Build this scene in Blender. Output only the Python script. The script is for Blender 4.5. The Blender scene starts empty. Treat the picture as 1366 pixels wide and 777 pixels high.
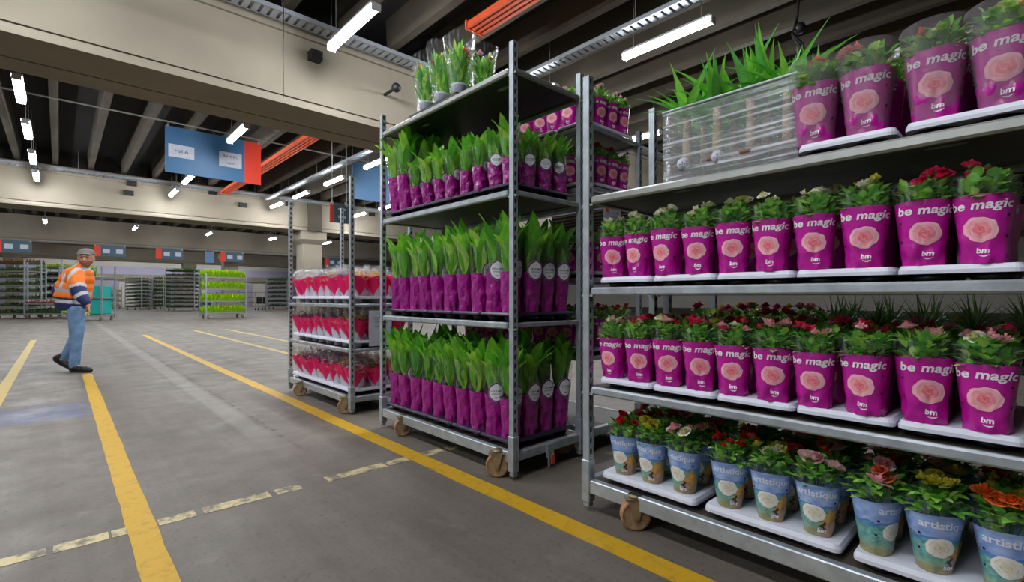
import bpy, bmesh, math, random
from mathutils import Vector, Matrix, noise
PI = math.pi
rnd = random.Random(7)
SC = bpy.context.scene
COL = SC.collection

# ------------------------------------------------------------------ camera
# world axes follow the hall: +Y along the painted lanes, +X along the girders; metres
CAM_H = 1.0
FPX = 650.0
YAW = math.atan(603 / 650)
cam = bpy.data.cameras.new('camera')
cam.sensor_width = 36.0
cam.lens = 36.0 * FPX / 1366.0
cam.shift_y = 8.5 / 1366.0
cam.clip_start = 0.05
cam.clip_end = 300
camo = bpy.data.objects.new('camera', cam)
COL.objects.link(camo)
camo.location = (0, 0, CAM_H)
camo.rotation_euler = (PI / 2, 0, -YAW)
SC.camera = camo

# ------------------------------------------------------------------ world and exposure
w = bpy.data.worlds.new('hall_night'); SC.world = w; w.use_nodes = True
w.node_tree.nodes['Background'].inputs[0].default_value = (0.02, 0.022, 0.03, 1)
w.node_tree.nodes['Background'].inputs[1].default_value = 1.0
vs = SC.view_settings
vs.view_transform = 'Standard'; vs.look = 'None'; vs.gamma = 1.0; vs.use_curve_mapping = False
vs.exposure = 0.36
LAMP_STRENGTH = 92.0
try:
    SC.cycles.max_bounces = 7; SC.cycles.diffuse_bounces = 4; SC.cycles.glossy_bounces = 3
    SC.cycles.transmission_bounces = 4; SC.cycles.transparent_max_bounces = 16
    SC.cycles.sample_clamp_indirect = 6.0
    SC.cycles.caustics_reflective = False; SC.cycles.caustics_refractive = False
except Exception:
    pass

# ------------------------------------------------------------------ helpers
def L1(c):
    c /= 255.0
    return c / 12.92 if c <= 0.04045 else ((c + 0.055) / 1.055) ** 2.4
def S(r, g, b):
    return (L1(r), L1(g), L1(b), 1.0)
def mix(a, b, t):
    t = max(0, min(1, t))
    return tuple(a[i] * (1 - t) + b[i] * t for i in range(3)) + (1.0,)
def jit(c, a=.12, r=rnd):
    k = 1 + r.uniform(-a, a)
    return (c[0] * k, c[1] * k * (1 + r.uniform(-a, a) * .4), c[2] * k, 1)
def ordn(i):
    return ['first', 'second', 'third', 'fourth', 'fifth', 'sixth', 'seventh', 'eighth', 'ninth', 'tenth', 'eleventh', 'twelfth'][i]

class MB:
    def __init__(s):
        s.v = []; s.f = []; s.c = []; s.mi = []
        s.smooth = []
    def add(s, vs, fs, col=(1, 1, 1, 1), mi=0, smooth=False):
        o = len(s.v)
        s.v += [tuple(v) for v in vs]
        if col and isinstance(col[0], (tuple, list)): s.c += list(col)
        else: s.c += [col] * len(vs)
        for f in fs:
            s.f.append(tuple(i + o for i in f)); s.mi.append(mi); s.smooth.append(smooth)
        return s
    def box(s, x0, x1, y0, y1, z0, z1, col=(1, 1, 1, 1), mi=0):
        v = [(x0, y0, z0), (x1, y0, z0), (x1, y1, z0), (x0, y1, z0), (x0, y0, z1), (x1, y0, z1), (x1, y1, z1), (x0, y1, z1)]
        return s.add(v, [(0, 3, 2, 1), (4, 5, 6, 7), (0, 1, 5, 4), (1, 2, 6, 5), (2, 3, 7, 6), (3, 0, 4, 7)], col, mi)
    def bbox(s, x0, x1, y0, y1, z0, z1, b=.004, col=(1, 1, 1, 1), mi=0):
        # box with chamfered vertical and top edges
        vs = []
        for (i, z) in ((b, z0), (0, z0 + b), (0, z1 - b), (b, z1)):
            xa, xb, ya, yb = x0 + i, x1 - i, y0 + i, y1 - i
            vs += [(xa + b, ya, z), (xb - b, ya, z), (xb, ya + b, z), (xb, yb - b, z), (xb - b, yb, z), (xa + b, yb, z), (xa, yb - b, z), (xa, ya + b, z)]
        fs = [tuple(range(7, -1, -1)), tuple(range(24, 32))]
        for k in range(3):
            for i in range(8):
                j = (i + 1) % 8
                fs.append((k * 8 + i, k * 8 + j, k * 8 + 8 + j, k * 8 + 8 + i))
        return s.add(vs, fs, col, mi)
    def tube(s, p, q, r, n=8, r2=None, caps=True, col=(1, 1, 1, 1), mi=0, smooth=True):
        p = Vector(p); q = Vector(q); d = (q - p).normalized()
        a = Vector((0, 0, 1)) if abs(d.z) < .9 else Vector((1, 0, 0))
        u = d.cross(a).normalized(); w_ = d.cross(u)
        r2 = r if r2 is None else r2
        vs = []
        for (c, rr) in ((p, r), (q, r2)):
            for i in range(n):
                t = 2 * PI * i / n
                vs.append(c + u * (rr * math.cos(t)) + w_ * (rr * math.sin(t)))
        fs = [(i, n + i, n + (i + 1) % n, (i + 1) % n) for i in range(n)]
        s.add(vs, fs, col, mi, smooth)
        if caps:
            s.add(vs[:n], [tuple(range(n))], col, mi); s.add(vs[n:], [tuple(range(n - 1, -1, -1))], col, mi)
        return s
    def path(s, pts, r, n=6, col=(1, 1, 1, 1), mi=0):
        for a, b in zip(pts[:-1], pts[1:]): s.tube(a, b, r, n, col=col, mi=mi, caps=True)
        return s
    def lathe(s, prof, n=20, col=(1, 1, 1, 1), mi=0, closed=True, c=(0, 0, 0), smooth=True):
        vs = []
        for (r, z) in prof:
            for i in range(n):
                t = 2 * PI * i / n
                vs.append((c[0] + r * math.cos(t), c[1] + r * math.sin(t), c[2] + z))
        fs = []
        for k in range(len(prof) - 1):
            for i in range(n):
                j = (i + 1) % n
                fs.append((k * n + i, k * n + j, k * n + n + j, k * n + n + i))
        if closed:
            fs.append(tuple(range(n - 1, -1, -1))); fs.append(tuple((len(prof) - 1) * n + i for i in range(n)))
        return s.add(vs, fs, col, mi, smooth)
    def ball(s, c, r, n=8, m=6, col=(1, 1, 1, 1), mi=0, sc=(1, 1, 1)):
        vs = [(c[0], c[1], c[2] - r * sc[2])]
        for k in range(1, m):
            p = -PI / 2 + PI * k / m
            for i in range(n):
                t = 2 * PI * i / n
                vs.append((c[0] + r * sc[0] * math.cos(p) * math.cos(t), c[1] + r * sc[1] * math.cos(p) * math.sin(t), c[2] + r * sc[2] * math.sin(p)))
        vs.append((c[0], c[1], c[2] + r * sc[2]))
        fs = [(0, 1 + (i + 1) % n, 1 + i) for i in range(n)]
        for k in range(m - 2):
            for i in range(n):
                j = (i + 1) % n
                fs.append((1 + k * n + i, 1 + k * n + j, 1 + k * n + n + j, 1 + k * n + n + i))
        top = len(vs) - 1; b = 1 + (m - 2) * n
        fs += [(b + i, b + (i + 1) % n, top) for i in range(n)]
        return s.add(vs, fs, col, mi, True)
    def grid(s, nu, nv, fn, cf=None, col=(1, 1, 1, 1), mi=0, wrap=False, smooth=True):
        vs = []; cs = []
        for j in range(nv + 1):
            for i in range(nu + (0 if wrap else 1)):
                u = i / nu; v = j / nv
                vs.append(fn(u, v)); cs.append(cf(u, v) if cf else col)
        n = nu if wrap else nu + 1
        fs = []
        for j in range(nv):
            for i in range(nu):
                k = (i + 1) % n if wrap else i + 1
                fs.append((j * n + i, j * n + k, j * n + n + k, j * n + n + i))
        return s.add(vs, fs, cs, mi, smooth)
    def mesh(s, name, mats):
        me = bpy.data.meshes.new(name)
        me.from_pydata(s.v, [], s.f)
        if not isinstance(mats, (list, tuple)): mats = [mats]
        for m in mats: me.materials.append(m)
        if len(mats) > 1: me.polygons.foreach_set('material_index', s.mi)
        me.polygons.foreach_set('use_smooth', s.smooth)
        ca = me.color_attributes.new('Col', 'FLOAT_COLOR', 'POINT')
        flat = []
        for c in s.c: flat += (c[0], c[1], c[2], 1.0)
        ca.data.foreach_set('color', flat)
        me.update()
        return me
    def build(s, name, mats, parent=None, **k):
        return put(name, s.mesh(name, mats), parent, **k)

def put(name, me, parent=None, loc=(0, 0, 0), rot=(0, 0, 0), scale=(1, 1, 1), kind=None, label=None):
    o = bpy.data.objects.new(name, me)
    COL.objects.link(o)
    o.parent = parent; o.location = loc; o.rotation_euler = rot
    if not isinstance(scale, (tuple, list)): scale = (scale,) * 3
    o.scale = scale
    if kind: o['kind'] = kind
    if label: o['label'] = label
    return o
def tag(o, label, cat=None, group=None, kind=None):
    o['label'] = label
    if cat: o['category'] = cat
    if group: o['group'] = group
    if kind: o['kind'] = kind
    return o
def thing(name, label, cat, loc=(0, 0, 0), rz=0, group=None):
    o = bpy.data.objects.new(name, None); COL.objects.link(o)
    o.location = loc; o.rotation_euler = (0, 0, rz); o.empty_display_size = .05
    return tag(o, label, cat, group)
def struct(name, mb, mats, label=None, parent=None):
    o = mb.build(name, mats, parent)
    o['kind'] = 'structure'
    if label: o['label'] = label
    return o

# ------------------------------------------------------------------ materials
def mat(name, base=(.5, .5, .5, 1), rough=.5, metal=0.0, noise_amt=0.0, noise_scale=8.0, bump=0.0, bump_scale=40.0, attr=False, trans=0.0, emit=None, coat=0.0, spec=.5, stretch=(1, 1, 1), bump_dist=.01):
    m = bpy.data.materials.new(name); m.use_nodes = True
    nt = m.node_tree; N = nt.nodes; K = nt.links
    b = N['Principled BSDF']
    b.inputs['Roughness'].default_value = rough; b.inputs['Metallic'].default_value = metal
    b.inputs['Specular IOR Level'].default_value = spec
    if coat: b.inputs['Coat Weight'].default_value = coat; b.inputs['Coat Roughness'].default_value = .15
    src = None
    if attr:
        a = N.new('ShaderNodeAttribute'); a.attribute_name = 'Col'; src = a.outputs['Color']
    else:
        rgb = N.new('ShaderNodeRGB'); rgb.outputs[0].default_value = base; src = rgb.outputs[0]
    tc = N.new('ShaderNodeTexCoord'); mp = N.new('ShaderNodeMapping'); mp.inputs['Scale'].default_value = stretch
    K.new(tc.outputs['Object'], mp.inputs['Vector'])
    if noise_amt:
        nz = N.new('ShaderNodeTexNoise'); nz.inputs['Scale'].default_value = noise_scale; nz.inputs['Detail'].default_value = 5
        K.new(mp.outputs['Vector'], nz.inputs['Vector'])
        mr = N.new('ShaderNodeMapRange'); mr.inputs[1].default_value = .3; mr.inputs[2].default_value = .7
        mr.inputs[3].default_value = 1 - noise_amt; mr.inputs[4].default_value = 1 + noise_amt
        K.new(nz.outputs['Fac'], mr.inputs[0])
        mx = N.new('ShaderNodeVectorMath'); mx.operation = 'SCALE'
        K.new(src, mx.inputs[0]); K.new(mr.outputs[0], mx.inputs['Scale']); src = mx.outputs[0]
    K.new(src, b.inputs['Base Color'])
    if bump:
        nb = N.new('ShaderNodeTexNoise'); nb.inputs['Scale'].default_value = bump_scale; nb.inputs['Detail'].default_value = 4
        K.new(mp.outputs['Vector'], nb.inputs['Vector'])
        bp = N.new('ShaderNodeBump'); bp.inputs['Strength'].default_value = bump; bp.inputs['Distance'].default_value = bump_dist
        K.new(nb.outputs['Fac'], bp.inputs['Height']); K.new(bp.outputs['Normal'], b.inputs['Normal'])
    if emit:
        b.inputs['Emission Color'].default_value = emit[0]; b.inputs['Emission Strength'].default_value = emit[1]
    if trans:
        t = N.new('ShaderNodeBsdfTranslucent'); K.new(src, t.inputs['Color'])
        ms = N.new('ShaderNodeMixShader'); ms.inputs[0].default_value = trans
        out = N['Material Output']
        K.new(b.outputs[0], ms.inputs[1]); K.new(t.outputs[0], ms.inputs[2]); K.new(ms.outputs[0], out.inputs['Surface'])
    return m

def film_mat(name, tint=(1, 1, 1, 1), streak=(30, 30, 4), haze=.05, gl=.5, hmin=None, white=(.85, .9, .95, 1)):
    """clear plastic film: mostly transparent, glossy creases, a little white haze in streaks"""
    m = bpy.data.materials.new(name); m.use_nodes = True
    nt = m.node_tree; N = nt.nodes; K = nt.links
    for n in list(N):
        if n.type != 'OUTPUT_MATERIAL': N.remove(n)
    out = [n for n in N if n.type == 'OUTPUT_MATERIAL'][0]
    tc = N.new('ShaderNodeTexCoord'); mp = N.new('ShaderNodeMapping'); mp.inputs['Scale'].default_value = streak
    K.new(tc.outputs['Object'], mp.inputs['Vector'])
    nz = N.new('ShaderNodeTexNoise'); nz.inputs['Scale'].default_value = 1.0; nz.inputs['Detail'].default_value = 5
    K.new(mp.outputs['Vector'], nz.inputs['Vector'])
    bp = N.new('ShaderNodeBump'); bp.inputs['Strength'].default_value = .9; bp.inputs['Distance'].default_value = .02
    K.new(nz.outputs['Fac'], bp.inputs['Height'])
    tr = N.new('ShaderNodeBsdfTransparent'); tr.inputs[0].default_value = tint
    g = N.new('ShaderNodeBsdfGlossy'); g.inputs['Roughness'].default_value = .12; K.new(bp.outputs[0], g.inputs['Normal'])
    d = N.new('ShaderNodeBsdfDiffuse'); d.inputs[0].default_value = white
    lw = N.new('ShaderNodeLayerWeight'); lw.inputs[0].default_value = .25; K.new(bp.outputs[0], lw.inputs['Normal'])
    mu = N.new('ShaderNodeMath'); mu.operation = 'MULTIPLY'; mu.inputs[1].default_value = gl; K.new(lw.outputs['Fresnel'], mu.inputs[0])
    m1 = N.new('ShaderNodeMixShader'); K.new(mu.outputs[0], m1.inputs[0]); K.new(tr.outputs[0], m1.inputs[1]); K.new(g.outputs[0], m1.inputs[2])
    mr = N.new('ShaderNodeMapRange'); mr.inputs[1].default_value = .52; mr.inputs[2].default_value = .72; mr.inputs[3].default_value = haze * .3 if hmin is None else hmin; mr.inputs[4].default_value = min(.9, haze * 4)
    K.new(nz.outputs['Fac'], mr.inputs[0])
    m2 = N.new('ShaderNodeMixShader'); K.new(mr.outputs[0], m2.inputs[0]); K.new(m1.outputs[0], m2.inputs[1]); K.new(d.outputs[0], m2.inputs[2])
    K.new(m2.outputs[0], out.inputs['Surface'])
    return m

M = {}
M['galv'] = mat('galvanised_steel', (.42, .47, .51, 1), .40, .5, .22, 14, .08, 60)
M['slot_shade'] = mat('slot_shade_colour', (.05, .055, .06, 1), .6, .3)
M['alu'] = mat('aluminium_lip', (.36, .38, .36, 1), .38, .5, .15, 9)
M['board'] = mat('shelf_board', S(78, 70, 60), .55, 0, .35, 5, stretch=(4, 1, 4))
M['board_black'] = mat('black_shelf_board', S(24, 23, 25), .45, 0, .3, 5)
M['wheel'] = mat('phenolic_wheel', S(150, 122, 92), .7, 0, .3, 30, .2, 80)
M['wheel_rim'] = mat('wheel_rim', S(166, 120, 84), .65, 0, .2, 30)
M['fork'] = mat('brassy_fork', S(150, 135, 105), .45, .5, .25, 20)
M['white_pl'] = mat('white_plastic_tray', S(216, 220, 234), .4, 0, .05, 20)
M['black_pl'] = mat('black_plastic', S(24, 24, 30), .35, 0, .15, 20)
M['dark_tray'] = mat('dark_plastic_tray', S(44, 40, 58), .35, 0, .15, 20)
M['magenta'] = mat('magenta_sleeve', S(188, 22, 152), .27, 0, .10, 18, .25, 26, coat=.25, bump_dist=.014)
M['purple'] = mat('purple_sleeve', S(160, 6, 134), .16, 0, .18, 10, 1.0, 24, coat=.8, stretch=(1, 1, .7), bump_dist=.03)
M['print'] = mat('printed_ink', attr=True, rough=.35)
M['print_sleeve'] = mat('printed_sleeve', attr=True, rough=.32, noise_amt=.12, noise_scale=40, bump=.15, bump_scale=20, coat=.2)
M['paper'] = mat('paint_attr', attr=True, rough=.6)
M['leaf'] = mat('leaf', attr=True, rough=.42, trans=.38, noise_amt=.15, noise_scale=30)
M['petal'] = mat('petal', attr=True, rough=.5, trans=.25)
M['wrap'] = mat('wrap_paper', attr=True, rough=.4, bump=.4, bump_scale=30, trans=.15)
M['film'] = film_mat('clear_film', haze=.035, streak=(60, 60, 9), gl=.35)
M['film_lily'] = film_mat('crinkled_film', haze=.03, streak=(60, 60, 10), gl=.4)
M['film_pot'] = film_mat('pot_film', haze=.055, streak=(30, 30, 14), gl=.5, hmin=.13, white=(.62, .55, .6, 1))
M['film_cling'] = film_mat('cling_film', haze=.20, streak=(2.5, 2.5, 80), gl=1.0, hmin=.16)
M['film_hazy'] = film_mat('hazy_film', haze=.06, streak=(60, 60, 8), gl=.45)
M['concrete'] = mat('concrete', S(146, 137, 121), .85, 0, .10, .9, .15, 30)
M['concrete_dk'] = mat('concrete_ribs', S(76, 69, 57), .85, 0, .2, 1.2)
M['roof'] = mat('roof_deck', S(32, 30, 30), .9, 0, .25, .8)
M['orange'] = mat('orange_steel', S(214, 84, 44), .5, 0, .12, 4)
M['steel_thin'] = mat('thin_steel', S(150, 150, 148), .5, .4)
M['tray_steel'] = mat('cable_tray_steel', S(165, 172, 180), .45, .4)
M['dark'] = mat('dark_metal', S(26, 26, 28), .5)
M['lamp_body'] = mat('lamp_housing', S(190, 192, 195), .5)
M['lamp'] = mat('lamp_diffuser', (1, 1, 1, 1), .5, emit=((.93, .96, 1.0, 1), LAMP_STRENGTH))
M['sign_blue'] = mat('sign_blue', S(58, 108, 150), .5, 0, .04, 3)
M['sign_slate'] = mat('sign_slate', S(66, 92, 108), .5)
M['sign_grey'] = mat('sign_pale_blue', S(92, 132, 172), .5)
M['sign_red'] = mat('sign_red', S(222, 62, 40), .5)
M['note'] = mat('white_paper', S(190, 194, 206), .6, 0, .08, 20, .5, 12)
M['ink'] = mat('ink', S(40, 48, 84), .7)
M['lav'] = mat('lavender_panel', S(176, 172, 196), .6, 0, .06, 1)
M['wallw'] = mat('wall_cream', S(206, 200, 190), .8, 0, .08, .6)
M['wall_dk'] = mat('wall_grey', S(112, 106, 104), .8, 0, .1, .6)
M['door'] = mat('roller_door', S(168, 162, 180), .5, 0, .08, 2)
M['teal'] = mat('teal_box', S(38, 186, 178), .45)
M['white_txt'] = mat('white_ink', S(240, 236, 244), .4)
M['hole'] = mat('punch_hole', S(34, 6, 30), .8)

def floor_material():
    m = bpy.data.materials.new('floor_concrete'); m.use_nodes = True
    nt = m.node_tree; N = nt.nodes; K = nt.links; b = N['Principled BSDF']
    tc = N.new('ShaderNodeTexCoord')
    def nz(scale, st=(1, 1, 1), det=6):
        mp = N.new('ShaderNodeMapping'); mp.inputs['Scale'].default_value = st; K.new(tc.outputs['Object'], mp.inputs[0])
        n = N.new('ShaderNodeTexNoise'); n.inputs['Scale'].default_value = scale; n.inputs['Detail'].default_value = det; n.inputs['Roughness'].default_value = .62
        K.new(mp.outputs[0], n.inputs['Vector']); return n.outputs['Fac']
    def rng(src, a, b_, c, d):
        r = N.new('ShaderNodeMapRange'); r.inputs[1].default_value = a; r.inputs[2].default_value = b_; r.inputs[3].default_value = c; r.inputs[4].default_value = d
        K.new(src, r.inputs[0]); return r.outputs[0]
    def mixc(f, a, b_):
        x = N.new('ShaderNodeMix'); x.data_type = 'RGBA'
        if isinstance(f, float): x.inputs[0].default_value = f
        else: K.new(f, x.inputs[0])
        for s, q in ((6, a), (7, b_)):
            if isinstance(q, tuple): x.inputs[s].default_value = q
            else: K.new(q, x.inputs[s])
        return x.outputs[2]
    def math_(op, a, b_):
        x = N.new('ShaderNodeMath'); x.operation = op
        for i, q in enumerate((a, b_)):
            if isinstance(q, (int, float)): x.inputs[i].default_value = q
            else: K.new(q, x.inputs[i])
        return x.outputs[0]
    c = mixc(rng(nz(.9), .3, .7, 0, 1), S(90, 82, 73), S(116, 107, 96))
    c = mixc(rng(nz(7), .35, .7, 0, .55), c, S(86, 81, 74))
    c = mixc(rng(nz(1.3, (3, .12, 1)), .42, .68, 0, .5), c, S(126, 120, 112))      # wheel tracks along the lanes
    c = mixc(rng(nz(45), .56, .68, 0, .6), c, S(62, 58, 54))
    c = mixc(rng(nz(2.6), .62, .70, 0, .5), c, S(134, 127, 117))                 # pale scuffs
    sx = N.new('ShaderNodeSeparateXYZ'); K.new(tc.outputs['Object'], sx.inputs[0])
    X, Y = sx.outputs[0], sx.outputs[1]
    def band(v, lo, hi, soft):
        return math_('MULTIPLY', rng(v, lo - soft, lo + soft, 0, 1), rng(v, hi - soft, hi + soft, 1, 0))
    # repaired trench along the lane, paler, with a cracked edge
    tr = math_('MULTIPLY', band(X, .98, 1.13, .02), band(Y, 3.9, 40, .6))
    c = mixc(math_('MULTIPLY', tr, .55), c, S(138, 133, 125))
    wob = math_('ADD', X, math_('MULTIPLY', math_('SUBTRACT', nz(5), .5), .06))
    crack = math_('MULTIPLY', band(wob, 1.16, 1.185, .006), math_('MULTIPLY', band(Y, 3.4, 12, .5), rng(nz(9), .45, .55, 0, 1)))
    c = mixc(math_('MULTIPLY', crack, .7), c, S(46, 44, 42))
    # faded blue paint
    blue = math_('MULTIPLY', band(X, -3, .2, .08), math_('MULTIPLY', band(Y, 5.45, 6.15, .12), rng(nz(4), .3, .62, .15, .6)))
    c = mixc(blue, c, S(72, 92, 138))
    K.new(c, b.inputs['Base Color'])
    K.new(rng(nz(3), .3, .7, .42, .7), b.inputs['Roughness'])
    bp = N.new('ShaderNodeBump'); bp.inputs['Strength'].default_value = .15; bp.inputs['Distance'].default_value = .01
    K.new(nz(40), bp.inputs['Height']); K.new(bp.outputs[0], b.inputs['Normal'])
    return m
def paint_material(name, col, worn, lo, hi, nsc=16):
    m = bpy.data.materials.new(name); m.use_nodes = True
    nt = m.node_tree; N = nt.nodes; K = nt.links; b = N['Principled BSDF']
    tc = N.new('ShaderNodeTexCoord')
    n = N.new('ShaderNodeTexNoise'); n.inputs['Scale'].default_value = nsc; n.inputs['Detail'].default_value = 8; n.inputs['Roughness'].default_value = .7
    K.new(tc.outputs['Object'], n.inputs['Vector'])
    r = N.new('ShaderNodeMapRange'); r.inputs[1].default_value = lo; r.inputs[2].default_value = hi
    K.new(n.outputs['Fac'], r.inputs[0])
    x = N.new('ShaderNodeMix'); x.data_type = 'RGBA'; K.new(r.outputs[0], x.inputs[0]); x.inputs[6].default_value = col; x.inputs[7].default_value = worn
    K.new(x.outputs[2], b.inputs['Base Color']); b.inputs['Roughness'].default_value = .55
    return m
M['floor'] = floor_material()
M['yellow'] = paint_material('yellow_lane_paint', S(196, 152, 18), S(138, 114, 44), .52, .78)
M['yellow_old'] = paint_material('worn_cream_paint', S(198, 182, 134), S(108, 101, 92), .46, .58, 11)
M['yellow_far'] = paint_material('pale_yellow_paint', S(186, 160, 76), S(150, 136, 100), .5, .75)

# ------------------------------------------------------------------ the hall
XL, XR, YF, YB = -16.0, 44.0, -12.0, 62.0
ZR = 6.45
fl = MB().add([(XL, YF, 0), (XR, YF, 0), (XR, YB, 0), (XL, YB, 0)], [(0, 1, 2, 3)])
floor = struct('floor', fl, M['floor'], 'grey-brown worn concrete hall floor')
def lane(x0, x1, y0, y1, m, lab=None, n=1, wob=0):
    mb = MB(); h = .0016
    k = max(1, int((y1 - y0) / .15)) if wob else 1
    ys = [y0 + (y1 - y0) * i / k for i in range(k + 1)]
    vs = []
    for i, y in enumerate(ys):
        a = rnd.uniform(-wob, wob); b = rnd.uniform(-wob, wob)
        vs += [(x0 + a, y, 0.0), (x0 + a, y, h), (x1 + b, y, h), (x1 + b, y, 0)]
    fs = []
    for i in range(k):
        o = i * 4
        fs += [(o + 1, o + 2, o + 6, o + 5), (o, o + 1, o + 5, o + 4), (o + 2, o + 3, o + 7, o + 6)]
    fs += [(0, 3, 2, 1), (k * 4, k * 4 + 1, k * 4 + 2, k * 4 + 3)]
    mb.add(vs, fs)
    o = mb.build('lane_marking', m, floor)
    if lab: o['label'] = lab
lane(1.58, 1.69, -2, 16.2, M['yellow'], 'long yellow lane line running past the trolleys', wob=.003)
lane(.21, .31, -2, 8.45, M['yellow'], 'yellow lane line ending at the walking man', wob=.003)
lane(-.50, -.40, 4.6, 16, M['yellow_far'], 'yellow lane line at the left edge', wob=.003)
lane(2.93, 3.03, 8.6, 17.3, M['yellow_far'], 'faded yellow line beyond the pink flower trolley')
lane(3.76, 3.86, 9, 17.3, M['yellow_far'], 'second faded yellow line beyond the pink flower trolley')
for (a, b) in ((-.6, -.04), (-.02, .15), (.16, .21), (.32, .46), (.49, .78), (.81, .93), (1.07, 1.42), (1.44, 1.575), (1.70, 1.83), (1.87, 2.05)):
    lane(a, b, 2.61, 2.69, M['yellow_old'])

# walls
def wall_box(name, a, lab, m='wallw'):
    return struct(name, MB().box(*a), M[m], lab)
wall_back = wall_box('wall_back', (XL, XR, YB, YB + .3, 0, ZR), 'far cream wall of the hall behind the trolleys')
wall_box('wall_left', (XL - .3, XL, YF, YB, 0, ZR), 'side wall out of view on the left')
wall_box('wall_right', (XR, XR + .3, YF, YB, 0, ZR), 'side wall far to the right')
wall_box('wall_front', (XL, XR, YF - .3, YF, 0, ZR), 'wall behind the viewpoint')
# bands and roller doors on the back wall
t1 = MB().box(XL, XR, YB - .12, YB, 3.3, 4.1); struct('trim_1', t1, M['lav'], 'lavender band across the far wall')
t2 = MB().box(XL, XR, YB - .2, YB, 2.75, 3.3); struct('trim_2', t2, M['concrete'], 'pale lintel band on the far wall')
for i, x in enumerate(range(-10, 40, 6)):
    d = MB().box(x - 2.3, x + 2.3, YB - .08, YB, 0, 2.7)
    o = struct('door_%d' % (i + 1), d, M['door'] if i % 3 else M['wall_dk'], '%s roller door of the far wall, counted from the left' % ordn(i))
    for k in range(9):
        put('slat', MB().box(x - 2.28, x + 2.28, YB - .11, YB - .08, .1 + k * .29, .1 + k * .29 + .26).mesh('slat', M['door'] if i % 3 else M['wall_dk']), o)
# roof: deck with ribs, girders
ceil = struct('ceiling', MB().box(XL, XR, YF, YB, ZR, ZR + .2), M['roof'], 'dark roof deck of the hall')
RIBZ = 5.88
def rib_mesh(y0, y1):
    mb = MB(); a, b = .075, .11
    v = [(-a, y0, RIBZ), (a, y0, RIBZ), (b, y0, ZR), (-b, y0, ZR), (-a, y1, RIBZ), (a, y1, RIBZ), (b, y1, ZR), (-b, y1, ZR)]
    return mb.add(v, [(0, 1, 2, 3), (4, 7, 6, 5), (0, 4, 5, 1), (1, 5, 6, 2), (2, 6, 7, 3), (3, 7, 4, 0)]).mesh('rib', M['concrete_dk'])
spans = [(YF, 8.72), (10.1, 24.55), (25.9, 40.35), (41.7, 56.1)]
rms = [rib_mesh(a, b) for a, b in spans]
for k, me in enumerate(rms):
    for n in range(-9, 30 if k < 2 else 34):
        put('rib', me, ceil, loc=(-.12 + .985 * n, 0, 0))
def girder(name, y, wdt, lab, z0=4.3, z1=5.86):
    mb = MB()
    # profile in (y, z): bottom flange, rebated web, top ledge, soffit groove
    pr = [(0, z0), (0, z0 + .07), (.10, z0 + .16), (.15, z0 + .16), (.15, z0 + .185), (.10, z0 + .185), (.10, z1 - .3), (.04, z1 - .3), (.04, z1), (wdt - .04, z1), (wdt - .04, z1 - .3), (wdt - .10, z1 - .3),
          (wdt - .10, z0 + .16), (wdt, z0 + .07), (wdt, z0), (wdt * .62 + .025, z0), (wdt * .62 + .025, z0 + .03), (wdt * .62 - .025, z0 + .03), (wdt * .62 - .025, z0)]
    vs = [(XL, y + a, b) for a, b in pr] + [(XR, y + a, b) for a, b in pr]
    n = len(pr)
    fs = [(i, (i + 1) % n, n + (i + 1) % n, n + i) for i in range(n)]
    mb.add(vs, fs)
    return struct(name, mb, M['concrete'], lab)
g1 = girder('concrete_girder', 8.7, 1.45, 'big pale concrete roof girder crossing overhead at the left')
g2 = girder('concrete_girder', 24.5, 1.45, 'second concrete roof girder, behind the hanging blue sign')
g3 = girder('concrete_girder', 40.3, 1.45, 'third concrete girder, carrying the small dark blue signs')
g4 = girder('concrete_girder', 56.1, 1.3, 'fourth and farthest concrete girder, near the back wall')
for x, z in ((2.1, 5.55), (4.9, 5.6), (8.1, 5.5), (12.4, 5.5), (2.0, 5.15), (6.1, 5.2)):
    put('service_hole', MB().box(x - .16, x + .16, 24.5, 24.62, z - .1, z + .1).mesh('service_hole', M['dark']), g2)
put('bracket', MB().box(3.22, 3.42, 8.62, 8.82, 5.2, 5.36).mesh('bracket', M['dark']), g1)
# round pin with rod on the first girder
pin = MB().tube((4.72, 8.35, 5.02), (4.72, 8.82, 5.02), .03, 8).ball((4.72, 8.35, 5.02), .09, 12, 8)
put('pipe_stub', pin.mesh('pipe_stub', M['dark']), g1)
def column(x, y, h, wd, lab, cap=.16):
    mb = MB(); a = wd / 2
    mb.bbox(x - a, x + a, y - a, y + a, 0, h - .62, .03)
    o = struct('concrete_column', mb, M['concrete'], lab)
    c = MB(); b = a + cap
    c.add([(x - a, y - a, h - .62), (x + a, y - a, h - .62), (x + a, y + a, h - .62), (x - a, y + a, h - .62), (x - b, y - b, h - .42), (x + b, y - b, h - .42), (x + b, y + b, h - .42), (x - b, y + b, h - .42),
           (x - b, y - b, h), (x + b, y - b, h), (x + b, y + b, h), (x - b, y + b, h)],
          [(0, 1, 5, 4), (1, 2, 6, 5), (2, 3, 7, 6), (3, 0, 4, 7), (4, 5, 9, 8), (5, 6, 10, 9), (6, 7, 11, 10), (7, 4, 8, 11), (8, 9, 10, 11)])
    c.build('capital', M['concrete'], o)
    return o
column(9.3, 25.2, 4.3, .95, 'pale concrete column behind the pink flower trolley')
column(9.3, 9.4, 4.3, .95, 'concrete column hidden behind the tall trolley')
column(9.3, 41.0, 4.3, .95, 'concrete column behind the lime grass trolley')
column(-2.8, 25.2, 4.3, .95, 'concrete column beyond the left edge')
column(21.4, 25.2, 4.3, .95, 'concrete column far right under the second girder')
for i, x in enumerate((-2.8, 9.3, 21.4)):
    column(x, 56.75, 4.3, .8, ['far column at the left edge by the back wall', 'far column beside the dense green trolleys', 'far column under the third girder, at the right'][i])
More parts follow.
